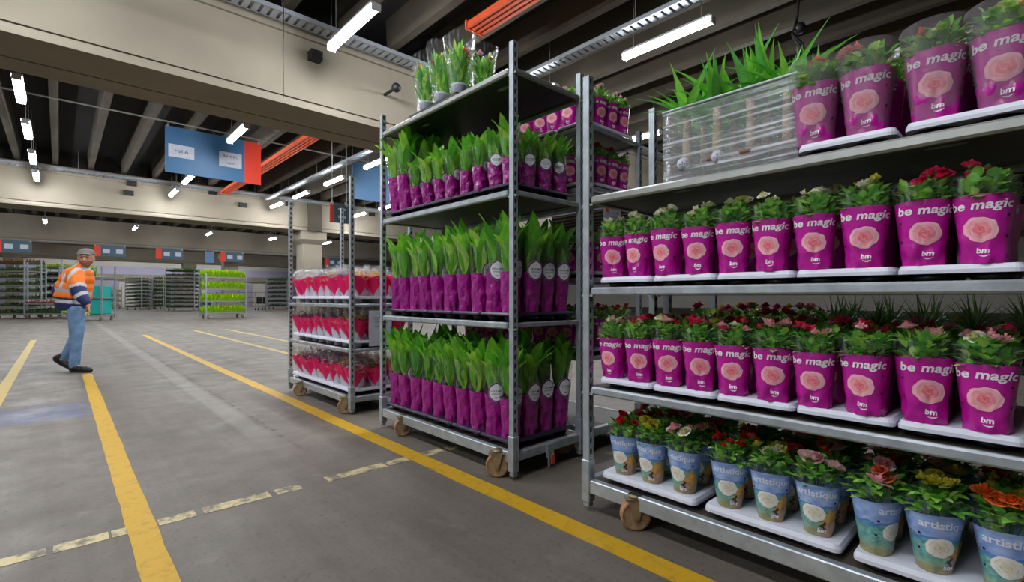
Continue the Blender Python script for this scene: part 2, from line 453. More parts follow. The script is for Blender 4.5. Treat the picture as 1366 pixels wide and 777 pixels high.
# upright between the girder pieces above the column
up = MB().box(9.3 - .34, 9.3 + .34, 24.42, 24.5, 4.3, 5.7); put('girder_joint', up.mesh('girder_joint', M['concrete_dk']), g2)

# rails, cable trays, orange beams
def rail(y, z, x0, x1, lab, r=.022):
    o = MB().tube((x0, y, z), (x1, y, z), r, 8).build('sign_rail', M['steel_thin'])
    tag(o, lab, 'rail', kind='structure')
rail(15.8, 5.708, XL, 16, 'thin steel rail carrying the blue hanging sign')
rail(23.6, 5.62, XL, 16, 'thin steel rail in front of the second girder')
rail(39.9, 4.34, XL, 30, 'thin dark rail carrying the far hanging signs', .035)
def cable_tray(p0, p1, wdt, lab, nr=.14):
    t = thing('cable_tray', lab, 'cable tray', p0)
    d = Vector(p1) - Vector(p0); ln = d.length; ang = math.atan2(d.y, d.x); t.rotation_euler = (0, 0, ang)
    for s in (-1, 1):
        MB().box(0, ln, s * wdt / 2 - .012, s * wdt / 2 + .012, 0, .07).build('side_rail', M['tray_steel'], t)
    mb = MB()
    k = int(ln / nr)
    for i in range(k):
        x = (i + .5) * ln / k; mb.box(x - nr * .32, x + nr * .32, -wdt / 2, wdt / 2, .0, .014)
    mb.build('rungs', M['tray_steel'], t, kind='stuff')
    for i in range(int(ln / 3.0)):
        MB().tube((1.5 + i * 3.0, 0, .0), (1.5 + i * 3.0, 0, ZR - p0[2]), .008, 5).build('hanger_rod', M['steel_thin'], t)
    return t
cable_tray((XL, 8.45, 5.62), (20, 8.45, 5.62), .3, 'ribbed cable tray along the big girder overhead')
cable_tray((XL, 24.2, 5.62), (20, 24.2, 5.62), .3, 'cable tray along the second girder')
cable_tray((6.95, -6, 5.45), (6.95, 8.2, 5.45), .22, 'ribbed cable tray beside the strip light over the trolleys')
cable_tray((6.95, 10.6, 5.45), (6.95, 23.9, 5.45), .22, 'cable tray over the small red and blue sign')
def orange_beam(x, y0, y1, z, lab):
    t = thing('orange_beam', lab, 'beam', (x, y0, z))
    ln = y1 - y0
    MB().box(-.16, .16, 0, ln, .1, .13).build('web_plate', M['orange'], t)
    for a in (-.15, -.05, .05, .15):
        MB().bbox(a - .035, a + .035, 0, ln, 0, .1, .012).build('channel', M['orange'], t)
    MB().box(-.2, .2, -.04, 0, -.01, .14).build('end_plate', M['orange'], t)
    MB().box(-.2, .2, ln, ln + .04, -.01, .14).build('end_plate', M['orange'], t)
orange_beam(5.3, .5, 6.65, 5.62, 'orange ribbed beam under the roof above the tall trolley')
orange_beam(5.3, 10.6, 24.2, 5.55, 'orange ribbed beam behind the blue hanging sign')
# loose cables hanging from the roof at the right
cb = MB()
for k, (x, y) in enumerate(((8.6, 2.55), (8.75, 2.6))):
    pts = [(x, y, 6.2), (x + .02, y + .05, 5.5), (x - .05, y + .1, 5.2 + .05 * k), (x + .1, y, 5.05), (x + .02, y - .06, 4.6), (x + .03, y - .02, 3.9)]
    cb.path(pts, .018, 6)
cb.ball((8.65, 2.58, 5.3), .09, 8, 6)
tag(cb.build('hanging_cable', M['dark']), 'dark cable bundle hanging from the roof above the yuccas', 'cable')
wire = MB().tube((2.62, 8.2, ZR), (2.62, 8.2, 4.2), .008, 5)
tag(wire.build('hanging_wire', M['dark']), 'thin dark wire hanging in front of the big girder', 'wire')

# strip lights
hm = MB()
hm.bbox(-.085, .085, -.78, .78, .03, .085, .015)
hm.box(-.07, .07, -.8, -.775, -.05, .06); hm.box(-.07, .07, .775, .8, -.05, .06)
HOUS = hm.mesh('housing', M['lamp_body'])
dm = MB()
n = 10; vs = []
for yy in (-.77, .77):
    for i in range(n + 1):
        t = PI + PI * i / n
        vs.append((.075 * math.cos(t), yy, .03 + .075 * math.sin(t)))
dm.add(vs, [(i, i + 1, n + 2 + i, n + 1 + i) for i in range(n)], smooth=True)
DIFF = dm.mesh('diffuser', M['lamp'])
hg = MB().tube((0, 0, .08), (0, 0, 1.28), .006, 5)
HANG = hg.mesh('hanger', M['steel_thin'])
ROWN = {-8.4: 'third row left of the lanes', -4.5: 'second row left of the lanes', -.6: 'leftmost visible light row', 3.33: 'light row over the blue sign', 7.2: 'light row over the trolleys', 11.1: 'light row right of the column', 15.0: 'farthest right light row'}
LZ = 5.17
for X in ROWN:
    ys = [.85, 4.1, 7.25, 13.9, 17.1, 20.35, 23.35, 29.6, 36.9, 45.5, 51, 59]  # hidden last lamps, beyond the far girder, are added to light the back wall
    if X > 3: ys = ys[1:]
    if X < -5: ys = [.85, 4.1, 17.1]
    elif X < -1: ys = [.85, 4.1, 13.9, 20.35, 29.6, 36.9, 45.5]
    elif X > 12: ys = [4.1, 13.9, 20.35, 29.6, 36.9, 51, 59]
    for i, Y in enumerate(ys):
        lab = 'white fluorescent strip light, %s from the viewpoint in the %s' % (ordn(i), ROWN[X])
        t = thing('strip_light', lab, 'ceiling light', (X, Y, LZ), 0, 'fluorescent strip lights')
        put('housing', HOUS, t); put('diffuser', DIFF, t)
        for yy in (-.6, .6): put('hanger', HANG, t, loc=(0, yy, 0))

# ------------------------------------------------------------------ trolleys
PW = .034
def post_mesh(z0, z1, slots=True, p=.05):
    """square tube; the two faces along Y carry recessed slots with floors coloured dark as shade, the others are plain"""
    mb = MB(); a = PW / 2; lip = .003
    k = max(1, int((z1 - z0) / p)); p = (z1 - z0) / k
    mb.add([(-a, -a, z0), (-a, a, z0), (-a, a, z1), (-a, -a, z1)], [(0, 3, 2, 1)])
    mb.add([(a, -a, z0), (a, a, z0), (a, a, z1), (a, -a, z1)], [(0, 1, 2, 3)])
    mb.add([(-a, -a, z1), (a, -a, z1), (a, a, z1), (-a, a, z1)], [(0, 1, 2, 3)])
    mb.add([(-a, -a, z0), (a, -a, z0), (a, a, z0), (-a, a, z0)], [(3, 2, 1, 0)])
    for s in (-1, 1):
        y = s * a; yi = s * (a - .006)
        if not slots:
            mb.add([(-a, y, z0), (a, y, z0), (a, y, z1), (-a, y, z1)], [(0, 1, 2, 3) if s < 0 else (3, 2, 1, 0)]); continue
        for i in range(k):
            b = z0 + i * p; t = b + p; c = (b + t) / 2
            hw, hh = .0085, .0145; cut = .005
            out = [(-a, y, b), (a, y, b), (a, y, t), (-a, y, t)]
            inn = [(-hw + cut, y, c - hh), (hw - cut, y, c - hh), (hw, y, c - hh + cut), (hw, y, c + hh - cut), (hw - cut, y, c + hh), (-hw + cut, y, c + hh), (-hw, y, c + hh - cut), (-hw, y, c - hh + cut)]
            fs = [(0, 1, 5, 4), (1, 6, 5), (1, 2, 7, 6), (2, 8, 7), (2, 3, 9, 8), (3, 10, 9), (3, 0, 11, 10), (0, 4, 11)]
            if s > 0: fs = [tuple(reversed(f)) for f in fs]
            mb.add(out + inn, fs)
            deep = [(q[0], yi, q[2]) for q in inn]
            f2 = [(j, (j + 1) % 8, 8 + (j + 1) % 8, 8 + j) for j in range(8)]
            mb.add(inn + deep, f2, mi=0)
            mb.add(deep, [tuple(range(8)) if s < 0 else tuple(range(7, -1, -1))], mi=1)  # dark slot floor stands in for the shade inside the tube
    return mb
_posts = {}
def get_post(z0, z1):
    k = (round(z0, 3), round(z1, 3))
    if k not in _posts: _posts[k] = post_mesh(z0, z1).mesh('post', [M['galv'], M['slot_shade']])
    return _posts[k]
sk = MB(); a = .0235
sk.bbox(-a, a, -a, a, .045, .24, .004)
sk.bbox(-a + .006, a - .006, -a + .006, a - .006, .02, .05, .004)
SOCKET = sk.mesh('post_socket', M['galv'])
# caster
WR = .064
wm = MB()
wm.add(*(lambda P, n: ([(x, r * math.cos(2 * PI * i / n), r * math.sin(2 * PI * i / n)) for (r, x) in P for i in range(n)],
        [(k * n + i, k * n + (i + 1) % n, k * n + n + (i + 1) % n, k * n + n + i) for k in range(len(P) - 1) for i in range(n)]))(
        [(.012, -.024), (.05, -.019), (.056, -.021), (.062, -.02), (WR, -.014), (WR, .014), (.062, .02), (.056, .021), (.05, .019), (.012, .024)], 28), smooth=True)
wm.tube((-.03, 0, 0), (.03, 0, 0), .012, 10)
WHEEL = wm.mesh('wheel', M['wheel'])
tm = MB()
tm.add(*(lambda P, n: ([(x, r * math.cos(2 * PI * i / n), r * math.sin(2 * PI * i / n)) for (r, x) in P for i in range(n)],
        [(k * n + i, k * n + (i + 1) % n, k * n + n + (i + 1) % n, k * n + n + i) for k in range(len(P) - 1) for i in range(n)]))(
        [(.0555, -.0225), (.0625, -.0215), (WR + .0008, -.014), (WR + .0008, .014), (.0625, .0215), (.0555, .0225)], 28), smooth=True)
TYRE = tm.mesh('tyre', M['wheel_rim'])
fk = MB()
for s in (-1, 1):
    x0 = s * .031; x1 = s * .034
    v = [(x0, -.032, .135), (x0, .032, .135), (x0, .012, .052), (x0, -.0, .046), (x0, -.012, .052)]
    v2 = [(x1, q[1], q[2]) for q in v]
    fk.add(v + v2, [(0, 1, 2, 3, 4), (9, 8, 7, 6, 5)] + [(i, (i + 1) % 5, 5 + (i + 1) % 5, 5 + i) for i in range(5)])
fk.box(-.034, .034, -.045, .045, .132, .138)
fk.lathe([(.03, .138), (.03, .15)], 14)
fk.tube((-.038, 0, WR), (.038, 0, WR), .007, 8)
FORK = fk.mesh('caster', M['fork'])

def trolley(label, x0, y0, Ln, Wd, H, shelves, casters, rz=0, board='board', group='plant trolleys', name='plant_trolley', base=.15):
    """shelves: list of (z_top, board_material); origin at the near front corner; +Y length, +X depth"""
    t = thing(name, label, 'trolley', (x0, y0, 0), rz, group)
    for (px, py) in ((0, 0), (0, Ln), (Wd, 0), (Wd, Ln)):
        p = put('post', get_post(.05, H), t, loc=(px, py, 0)); put('post_socket', SOCKET, p)
    b = MB(); zb = base; hb = .062
    fr = PW / 2
    b.bbox(-fr, .02, fr, Ln - fr, zb - hb, zb, .004)
    b.bbox(Wd - .02, Wd + fr, fr, Ln - fr, zb - hb, zb, .004)
    b.bbox(fr, Wd - fr, -fr, .02, zb - hb + .012, zb, .004)
    b.bbox(fr, Wd - fr, Ln - .02, Ln + fr, zb - hb + .012, zb, .004)
    bf = b.build('base_frame', M['galv'], t)
    bb = MB().box(.02, Wd - .02, .02, Ln - .02, zb - .014, zb - .002); bb.build('base_board', M['board'], bf)
    for (z, bm) in shelves:
        s = MB(); h = .036
        s.bbox(-.022, .004, .03, Ln - .03, z - h, z, .007)
        s.bbox(Wd - .004, Wd + .022, .03, Ln - .03, z - h, z, .007)
        s.bbox(.02, Wd - .02, -.012, .012, z - h + .008, z - .002, .004)
        s.bbox(.02, Wd - .02, Ln - .012, Ln + .012, z - h + .008, z - .002, .004)
        for (hx) in (-.012, Wd - .006):
            for (hy0, hy1) in ((-.03, .035), (Ln - .035, Ln + .03)):
                s.box(hx, hx + .02, hy0, hy1, z - h - .006, z - h + .004)
        sh = s.build('shelf', M['alu'] if bm != 'board_steel' else M['galv'], t)
        bo = MB().box(.002, Wd - .002, .012, Ln - .012, z - .016, z - .004)
        bo.build('shelf_board', M['board' if bm == 'board_steel' else bm], sh)
        for yy in (.22, Ln * .72):
            hsl = MB(); vs = []
            for i in range(16):
                q = 2 * PI * i / 16; vs.append((.12 + .016 * math.cos(q), yy + .05 * math.sin(q) , z - .0165))
            hsl.add(vs, [tuple(range(15, -1, -1))]); hsl.add([(v[0], v[1], z - .0035) for v in vs], [tuple(range(16))])
            if bm in ('board', 'board_black'): hsl.build('handle_slot_light', M['alu'], sh)  # pale disc stands in for light coming through the handle hole
    for (cx, cy, sw) in casters:
        c = put('caster', FORK, t, loc=(cx, cy, 0), rot=(0, 0, sw))
        wh = put('wheel', WHEEL, c, loc=(0, 0, WR)); put('tyre', TYRE, c, loc=(0, 0, WR))
    return t
Ln, Wd, XF = 1.47, .57, 1.82
AY, BY, CY = -.035, 1.95, 3.97
A_S = [(1.046, 'board_steel'), (.588, 'board_steel'), (1.468, 'board')]
tA = trolley('nearest galvanised plant trolley at the right, loaded with rose pots', XF, AY, Ln, Wd, 2.035, A_S, [(.0, 1.215, .75), (.03, .2, .2), (.54, 1.3, .5), (.54, .2, .1)])
tB = trolley('tall galvanised trolley in the middle, loaded with purple-sleeved peace lilies', XF, BY, Ln, Wd, 2.40, [(.862, 'board_steel'), (1.592, 'board_steel'), (2.262, 'board_black')],
             [(-.03, .1, .72), (.0, 1.17, 1.2), (.55, .12, .6), (.54, 1.2, .4)])
tC = trolley('galvanised trolley at the back left, loaded with pink wrapped flower pots', XF, CY, 1.5, Wd, 2.03, [(.56, 'board_steel'), (.945, 'board_steel')],
             [(-.02, .08, 1.0), (-.03, 1.12, 1.1), (.55, .12, .9), (.54, 1.3, .9)])
DX = 2.5
tD = trolley('galvanised trolley behind the tall middle one, loaded with magenta rose pots', DX, 1.96, Ln, Wd, 2.2, [(.62, 'board_steel'), (1.13, 'board_steel'), (1.722, 'board_steel'), (2.118, 'board_steel')],
             [(.03, .12, .3), (.03, 1.3, .3), (.54, .12, .3), (.54, 1.3, .3)])
tE = trolley('galvanised trolley in the dark behind the nearest one', DX, -.06, Ln, Wd, 1.36, [(.76, 'board_steel'), (1.3, 'board_black')],
             [(.03, .12, .3), (.03, 1.3, .3), (.54, .12, .3), (.54, 1.3, .3)])
# lock tag hanging on the tall trolley's end
lk = MB().box(.245, .30, -.026, -.018, .07, .145).box(.25, .262, -.03, -.024, .02, .10).box(.285, .297, -.03, -.024, .045, .10)
lk_o = lk.build('lock_clip', M['galv'], tB)
MB().box(.27, .298, -.034, -.028, .03, .085).build('orange_tag', M['orange'], lk_o)

# ------------------------------------------------------------------ paper notes
def note(label, loc, wdt, hgt, rz, lines, tilt=0, corner=None):
    t = thing('paper_note', label, 'paper', loc, rz)
    MB().grid(6, 8, lambda u, v: ((u - .5) * wdt, .004 * math.sin(u * 5 + v * 3), (v - .5) * hgt)).build('sheet', M['note'], t)
    for (u, v, lw, lh) in lines:
        MB().box((u - .5) * wdt - lw * wdt / 2, (u - .5) * wdt + lw * wdt / 2, -.007, -.006, (v - .5) * hgt, (v - .5) * hgt + lh).build('printed_line', M['ink'], t)
    if corner:
        MB().box((corner[0] - .5) * wdt - .01, (corner[0] - .5) * wdt + .014, -.007, -.006, (corner[1] - .5) * hgt - .012, (corner[1] - .5) * hgt + .012).build('printed_badge', M['orange'], t)
    return t
note('white printed sheet hanging on the end of the pink flower trolley', (2.07, CY - .035, .73), .22, .31, 0, [(.5, .8, .6, .003), (.45, .74, .5, .002), (.5, .68, .62, .002), (.4, .55, .4, .002)])
note('white printed note with orange mark hanging behind the nearest trolley', (2.71, 1.93, 1.535), .20, .135, 0, [(.6, .7, .4, .003), (.55, .5, .5, .002), (.6, .35, .4, .002)], corner=(.15, .8))
MB().box(2.66, 2.67, 1.931, 1.944, 1.58, 1.70).box(2.75, 2.76, 1.931, 1.944, 1.58, 1.70).build('tape_strip', M['note'], tD, loc=(-DX, -1.96, 0))

# ------------------------------------------------------------------ flat lettering mapped on curved sleeves
def text2d(body, size, shear=0.0, bold=0.0, spacing=1.0):
    cu = bpy.data.curves.new('lettering', 'FONT'); cu.body = body; cu.size = size; cu.shear = shear; cu.offset = bold
    cu.align_x = 'CENTER'; cu.align_y = 'CENTER'; cu.resolution_u = 3; cu.space_character = spacing
    o = bpy.data.objects.new('lettering_tmp', cu); COL.objects.link(o)
    dg = bpy.context.evaluated_depsgraph_get(); dg.update()
    me = bpy.data.meshes.new_from_object(o.evaluated_get(dg))
    vs = [(v.co.x, v.co.y) for v in me.vertices]; fs = [tuple(p.vertices) for p in me.polygons]
    COL.objects.unlink(o); bpy.data.objects.remove(o); bpy.data.curves.remove(cu); bpy.data.meshes.remove(me)
    return vs, fs
TXT_BE = text2d('be magic', .034, .16, .0009, 1.03)
TXT_BM = text2d('bm', .020, .1, .0006, 1.0)
TXT_ART = text2d('artistique', .031, .0, .0008, 1.02)
TXT_LEL = text2d('LELIUMS', .0150, 0, .0001, 1.0)
TXT_SP = text2d('spathiphyllum', .0088, .2, .0001, 1.0)

class Sleeve:
    """film or paper sleeve; local front is -Y. s = arc metres to the viewer's right of the front line, z = height"""
    def __init__(s, h, w0, w1, d0, d1, crumple=.0, seed=0, ex=2.6, taper=1.0, top_dip=0.0):
        s.h = h; s.w0, s.w1, s.d0, s.d1 = w0, w1, d0, d1; s.cr = crumple; s.seed = seed; s.ex = ex; s.tp = taper; s.dip = top_dip
    def at(s, th, z, off=0.0):
        v = max(0, min(1.6, z / s.h)); k = v ** s.tp if v > 0 else 0
        a = s.w0 + (s.w1 - s.w0) * k + off; b = s.d0 + (s.d1 - s.d0) * k + off
        st, ct = math.sin(th), math.cos(th)
        r = (abs(st) ** s.ex + abs(ct) ** s.ex) ** (-1 / s.ex)
        q = 0
        if s.cr:
            fall = max(.12, 1 - v * 1.7) if v < 1 else .12
            q = s.cr * fall * (noise.noise((st * 2.2 + s.seed * 7.3, ct * 2.2, v * 5)) + .5 * noise.noise((st * 5 + s.seed * 3.1, ct * 5, v * 9)))
        return ((a + q) * r * st, -(b + q) * r * ct, z)
    def body(s, z0, z1, nu, nv, cf=None, dip=0.0):
        def fn(u, v):
            th = (u * 2 - 1) * PI
            zt = z1 + dip * (math.cos(th * 2) * .5)
            return s.at(th, z0 + (zt - z0) * v)
        return MB().grid(nu, nv, fn, cf, wrap=True)
    def map2d(s, mb, vs, fs, cs, cz, off, col, rad=None):
        rad = rad or (s.w0 + s.w1) / 2
        out = [s.at((x + cs) / rad, y + cz, off) for x, y in vs]
        mb.add(out, fs, col)

def rose_print(s, mb, cs, cz, rw, rh, off, pal, rings=12, seg=44, ph=0.0):
    vs = [(0, 0)]; cols = [pal[2]]
    for k in range(1, rings + 1):
        p = k / rings
        for i in range(seg):
            t = 2 * PI * i / seg
            o = 1 + .035 * math.sin(2 * t + 1 + ph) + .03 * math.sin(5 * t + 2.2 + ph) + .025 * math.sin(9 * t + ph)
            rr = p * (1 + (o - 1) * p)
            vs.append((rw * rr * math.cos(t), rh * rr * math.sin(t)))
            ft = (p * 3.4 + t / (2 * PI) + .12 * math.sin(2 * t + p * 5)) % 1.0
            base = mix(pal[0], pal[1], (p - .25) / .55)
            c = mix(base, pal[2], max(0, .75 - abs(ft - .0) * 3) * (1 - p * .55))
            c = mix(c, pal[3], max(0, .5 - abs(ft - .22) * 3))
            c = mix(c, pal[3], max(0, (p - .8) * 3) * (.5 + .5 * math.sin(t + .6)))
            cols.append(c)
    fs = [(0, 1 + i, 1 + (i + 1) % seg) for i in range(seg)]
    for k in range(rings - 1):
        for i in range(seg):
            j = (i + 1) % seg
            fs.append((1 + k * seg + i, 1 + k * seg + seg + i, 1 + k * seg + seg + j, 1 + k * seg + j))
    s.map2d(mb, vs, fs, cs, cz, off, cols)
def disc2d(r, n=10):
    return [(r * math.cos(2 * PI * i / n), r * math.sin(2 * PI * i / n)) for i in range(n)], [tuple(range(n))]
def smile2d(w_, n=10):
    vs = []
    for i in range(n + 1):
        t = -1 + 2 * i / n; y = t * t * w_ * .28; th = .0016 * (1 - t * t) + .0004
        vs += [(t * w_, y), (t * w_, y - th * 1.6)]
    return vs, [(2 * i + 1, 2 * i + 3, 2 * i + 2, 2 * i) for i in range(n)]

# ------------------------------------------------------------------ blooms and foliage
def bloom_mesh(name, inner, outer, r=.019, layers=4, tall=1.0, seed=1):
    rg = random.Random(seed); mb = MB()
    for L in range(layers):
        f = L / (layers - 1); n = 3 + L
        rad = r * (.28 + .72 * f); hh = r * tall * (1.25 - .5 * f)
        for k in range(n):
            t = 2 * PI * (k + .5 * L) / n + rg.uniform(-.2, .2); wd = PI / n * 1.45
            def fn(u, v, t=t, wd=wd, rad=rad, hh=hh, f=f):
                a = t + (u - .5) * 2 * wd * (.6 + .4 * math.sin(v * PI * .75))
                rr = rad * (.25 + .75 * v ** .6) * (1 + .28 * f * max(0, v - .6) * 2.5)
                z = hh * v ** 1.1 * (1 - .15 * f) - .25 * hh * f * max(0, v - .75) * 3 - .25 * hh * (2 * u - 1) ** 2 * v
                return (rr * math.cos(a), rr * math.sin(a), z)
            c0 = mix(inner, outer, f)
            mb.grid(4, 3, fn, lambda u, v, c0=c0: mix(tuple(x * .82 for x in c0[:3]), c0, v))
    mb.lathe([(r * .1, -.35 * r), (r * .38, -.1 * r), (r * .34, .15 * r)], 6, col=S(70, 120, 40))
    return mb.mesh(name, M['petal'])
PALS = {'cream': (S(236, 232, 176), S(246, 244, 226)), 'yellow': (S(214, 196, 40), S(222, 218, 90)), 'hotpink': (S(214, 24, 84), S(236, 60, 116)), 'palepink': (S(236, 150, 160), S(244, 200, 206)),
        'orange': (S(226, 84, 20), S(240, 128, 56)), 'red': (S(190, 14, 20), S(228, 34, 34)), 'salmon': (S(226, 96, 60), S(240, 128, 96)), 'magenta': (S(170, 20, 100), S(206, 40, 130))}
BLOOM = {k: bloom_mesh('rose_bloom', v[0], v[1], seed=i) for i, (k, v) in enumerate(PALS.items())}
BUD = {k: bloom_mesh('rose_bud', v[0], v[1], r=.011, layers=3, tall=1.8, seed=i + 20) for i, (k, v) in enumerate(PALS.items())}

def add_leaf(mb, p, d, up, ln, wd, col, fold=.25, droop=.3, seg=4):
    """pointed oval leaf from p along d, drooping"""
    d = Vector(d).normalized(); up = Vector(up)
    side = d.cross(up)
    if side.length < 1e-3: side = d.cross(Vector((1, 0, 0)))
    side.normalize(); nrm = side.cross(d).normalized()
    vs = []; fs = []; cs = []
    for i in range(seg + 1):
        t = i / seg
        c = Vector(p) + d * (ln * t) - nrm * (droop * ln * t * t) * 0 + Vector((0, 0, -droop * ln * t * t))
        w_ = wd * math.sin(PI * min(1, .04 + t * .96) ** .8) * .5 if i < seg else .0004
        vs += [c - side * w_ + nrm * w_ * fold, c, c + side * w_ + nrm * w_ * fold]
        k = 1.06 - .12 * t
        cs += [(col[0] * k, col[1] * k, col[2] * k, 1), (col[0] * 1.18, col[1] * 1.12, col[2] * 1.1, 1), (col[0] * k, col[1] * k, col[2] * k, 1)]
    for i in range(seg):
        o = i * 3
        fs += [(o, o + 1, o + 4, o + 3), (o + 1, o + 2, o + 5, o + 4)]
    mb.add(vs, fs, cs, smooth=True)
GREENS = [S(114, 184, 68), S(140, 202, 80), S(92, 164, 62), S(166, 216, 100), S(112, 180, 88), S(186, 224, 116)]
def rose_foliage(seed, R, z0, z1, n=75, ln=(.022, .036)):
    rg = random.Random(seed); mb = MB()
    for k in range(9):
        t = rg.uniform(0, 2 * PI); r = R * rg.uniform(.1, .75)
        mb.tube((r * .4 * math.cos(t), r * .4 * math.sin(t), z0 - .03), (r * math.cos(t), r * math.sin(t), z1 - .01), .0016, 4, col=GREENS[2])
    for k in range(n):
        t = rg.uniform(0, 2 * PI); r = R * math.sqrt(rg.random()) * .93
        z = rg.uniform(z0, z1) - .012 * (r / R) ** 2
        el = rg.uniform(.15, 1.4)
        d = (math.cos(t + rg.uniform(-.8, .8)) * math.cos(el), math.sin(t + rg.uniform(-.8, .8)) * math.cos(el), math.sin(el))
        l = rg.uniform(*ln)
        add_leaf(mb, (r * math.cos(t), r * math.sin(t), z), d, (0, 0, 1), l, l * .62, jit(rg.choice(GREENS), .18, rg), .22, .25, 4)
    return mb.mesh('foliage', M['leaf'])

# ------------------------------------------------------------------ magenta rose pots
SH = .186
MAG = []
PRINT = []
for k in range(3):
    s = Sleeve(SH, .046, .0665, .044, .060, .010, seed=k + 1, ex=2.7)
    MAG.append((s.body(0, SH, 48, 18, dip=.004).mesh('sleeve', M['magenta']), s))
    lt = MB(); s.map2d(lt, *TXT_BE, 0.0, .158, .0011, (1, 1, 1, 1), rad=.058)
    lo = MB(); s.map2d(lo, *TXT_BM, .004, .034, .0012, (1, 1, 1, 1), rad=.05); s.map2d(lo, *smile2d(.010), .006, .0205, .0012, (1, 1, 1, 1), rad=.05)
    rp = MB(); rose_print(s, rp, 0.0, .092, .0345, .034, .0010, (S(240, 112, 126), S(246, 176, 190), S(218, 72, 96), S(252, 218, 226)), ph=k)
    hl = MB()
    for (a, b) in ((.052, .128), (.055, .072), (-.056, .125), (-.058, .07)):
        s.map2d(hl, *disc2d(.0042), a, b, .0010, (1, 1, 1, 1))
    PRINT.append((lt.mesh('lettering', M['white_txt']), lo.mesh('logo', M['white_txt']), rp.mesh('rose_picture', M['print']), hl.mesh('punch_holes', M['hole'])))
sc_ = Sleeve(SH, .046, .0668, .044, .0603, .003, seed=9, ex=2.7)
COLLAR = sc_.body(SH - .012, SH + .052, 36, 5, dip=.012).mesh('clear_collar', M['film'])
OUTER = Sleeve(SH, .0475, .070, .0455, .064, .004, seed=19, ex=2.7).body(.002, SH + .075, 36, 12, dip=.014).mesh('outer_film', M['film_pot'])
FOL = [rose_foliage(40 + k, .058, SH - .004, SH + .062, 130, (.026, .046)) for k in range(4)]
def rose_pot(loc, psi, label, group, colors, rg, full=True, collar=True, scale=1.0, nb=6, var=None, rise=0.0, outer=False):
    k = rg.randrange(3) if var is None else var
    t = thing('rose_pot', label, 'potted rose', loc, -PI / 2 + math.radians(psi), group)
    t.scale = (scale, scale, scale)
    sl = put('sleeve', MAG[k][0], t)
    if full:
        put('lettering', PRINT[k][0], sl); put('logo', PRINT[k][1], sl); put('rose_picture', PRINT[k][2], sl); put('punch_holes', PRINT[k][3], sl, kind='stuff')
    else:
        put('rose_picture', PRINT[k][2], sl); put('lettering', PRINT[k][0], sl)
    if outer: put('outer_film', OUTER, t)
    elif collar: put('clear_collar', COLLAR, t)
    put('foliage', rg.choice(FOL), t, rot=(0, 0, rg.uniform(0, 6)), kind='stuff')
    for i in range(nb):
        a = rg.uniform(0, 2 * PI); r = .05 * math.sqrt(rg.random())
        c = rg.choice(colors); big = rg.random() < .6
        z = SH + rise + rg.uniform(.055, .088)
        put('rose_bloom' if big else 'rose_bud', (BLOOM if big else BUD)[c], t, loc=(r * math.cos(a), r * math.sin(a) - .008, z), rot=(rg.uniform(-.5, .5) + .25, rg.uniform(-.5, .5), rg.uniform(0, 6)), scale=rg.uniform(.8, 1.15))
    return t

# white plant trays that stand on dark cups
def tray_mesh(lx, ly, h, top, b=.022, name='tray_plate', m='white_pl'):
    """rounded plate; x0..lx, y0..ly, rim at top, flared skirt"""
    mb = MB()
    def ring(i, z, rr):
        pts = []
        for (cx, cy, a0) in ((lx - i - rr, ly - i - rr, 0), (i + rr, ly - i - rr, PI / 2), (i + rr, i + rr, PI), (lx - i - rr, i + rr, 1.5 * PI)):
            for q in range(5):
                a = a0 + PI / 2 * q / 4
                pts.append((cx + rr * math.cos(a), cy + rr * math.sin(a), z))
        return pts
    rings = [ring(.0, top - h, b), ring(.0, top - h * .55, b), ring(.006, top, b * .8), ring(.012, top, b * .7), ring(.018, top - .0015, b * .6)]
    n = 20; vs = [p for r in rings for p in r]
    fs = [(k * n + i, k * n + (i + 1) % n, k * n + n + (i + 1) % n, k * n + n + i) for k in range(len(rings) - 1) for i in range(n)]
    fs.append(tuple((len(rings) - 1) * n + i for i in range(n)))
    fs.append(tuple(range(n - 1, -1, -1)))
    mb.add(vs, fs)
    return mb.mesh(name, M[m])
cm = MB().lathe([(.040, 0), (.044, .004), (.052, .036), (.05, .036)], 16)
CUP = cm.mesh('support_cup', M['black_pl'])
CUPW = cm.mesh('support_cup', M['white_pl'])
def tray(loc, lx, ly, me, nx, ny, label, group, cup=CUP, name='plant_tray', rim=.022):
    t = thing(name, label, 'tray', loc, 0, group)
    put('tray_plate', me, t)
    for i in range(nx):
        for j in range(ny):
            put('support_cup', cup, t, loc=((i + .5) * lx / nx, (j + .5) * ly / ny, 0), scale=(1, 1, rim / .036))
    return t
TRAY_A = tray_mesh(.55, .268, .024, .046)
# nearest trolley: two shelves of magenta rose pots
def a_shelf(z, psis, cols_front, cols_back, shelf_word, seed):
    rg = random.Random(seed)
    for k in range(5):
        y0 = AY + .052 + k * .2735
        tray((XF + .008, y0, z), .55, .268, TRAY_A, 4, 2, 'white plant tray, %s from left on the nearest trolley\'s %s shelf' % (ordn(4 - k), shelf_word), 'white trays on the nearest trolley')
        for j in range(2):
            n = 9 - (k * 2 + j)          # 0 = leftmost in view
            for i in range(4):
                x = XF + .056 + i * .137; y = y0 + .082 + j * .136
                if i == 0:
                    lab = 'magenta-sleeved rose pot, %s from left, front row of nearest trolley\'s %s shelf' % (ordn(n), shelf_word)
                    ps = psis[n]; cl = cols_front[n]
                else:
                    lab = 'magenta-sleeved rose pot, %s row, %s from left, nearest trolley\'s %s shelf' % (ordn(i), ordn(n), shelf_word)
                    ps = rg.uniform(-30, 30); cl = cols_back
                rose_pot((x + rg.uniform(-.004, .004), y + rg.uniform(-.006, .006), z + .0462), ps, lab, 'magenta rose pots on the nearest trolley', cl, rg, full=(i == 0), collar=(i < 2), scale=rg.uniform(.97, 1.03), nb=6 if i == 0 else 3)
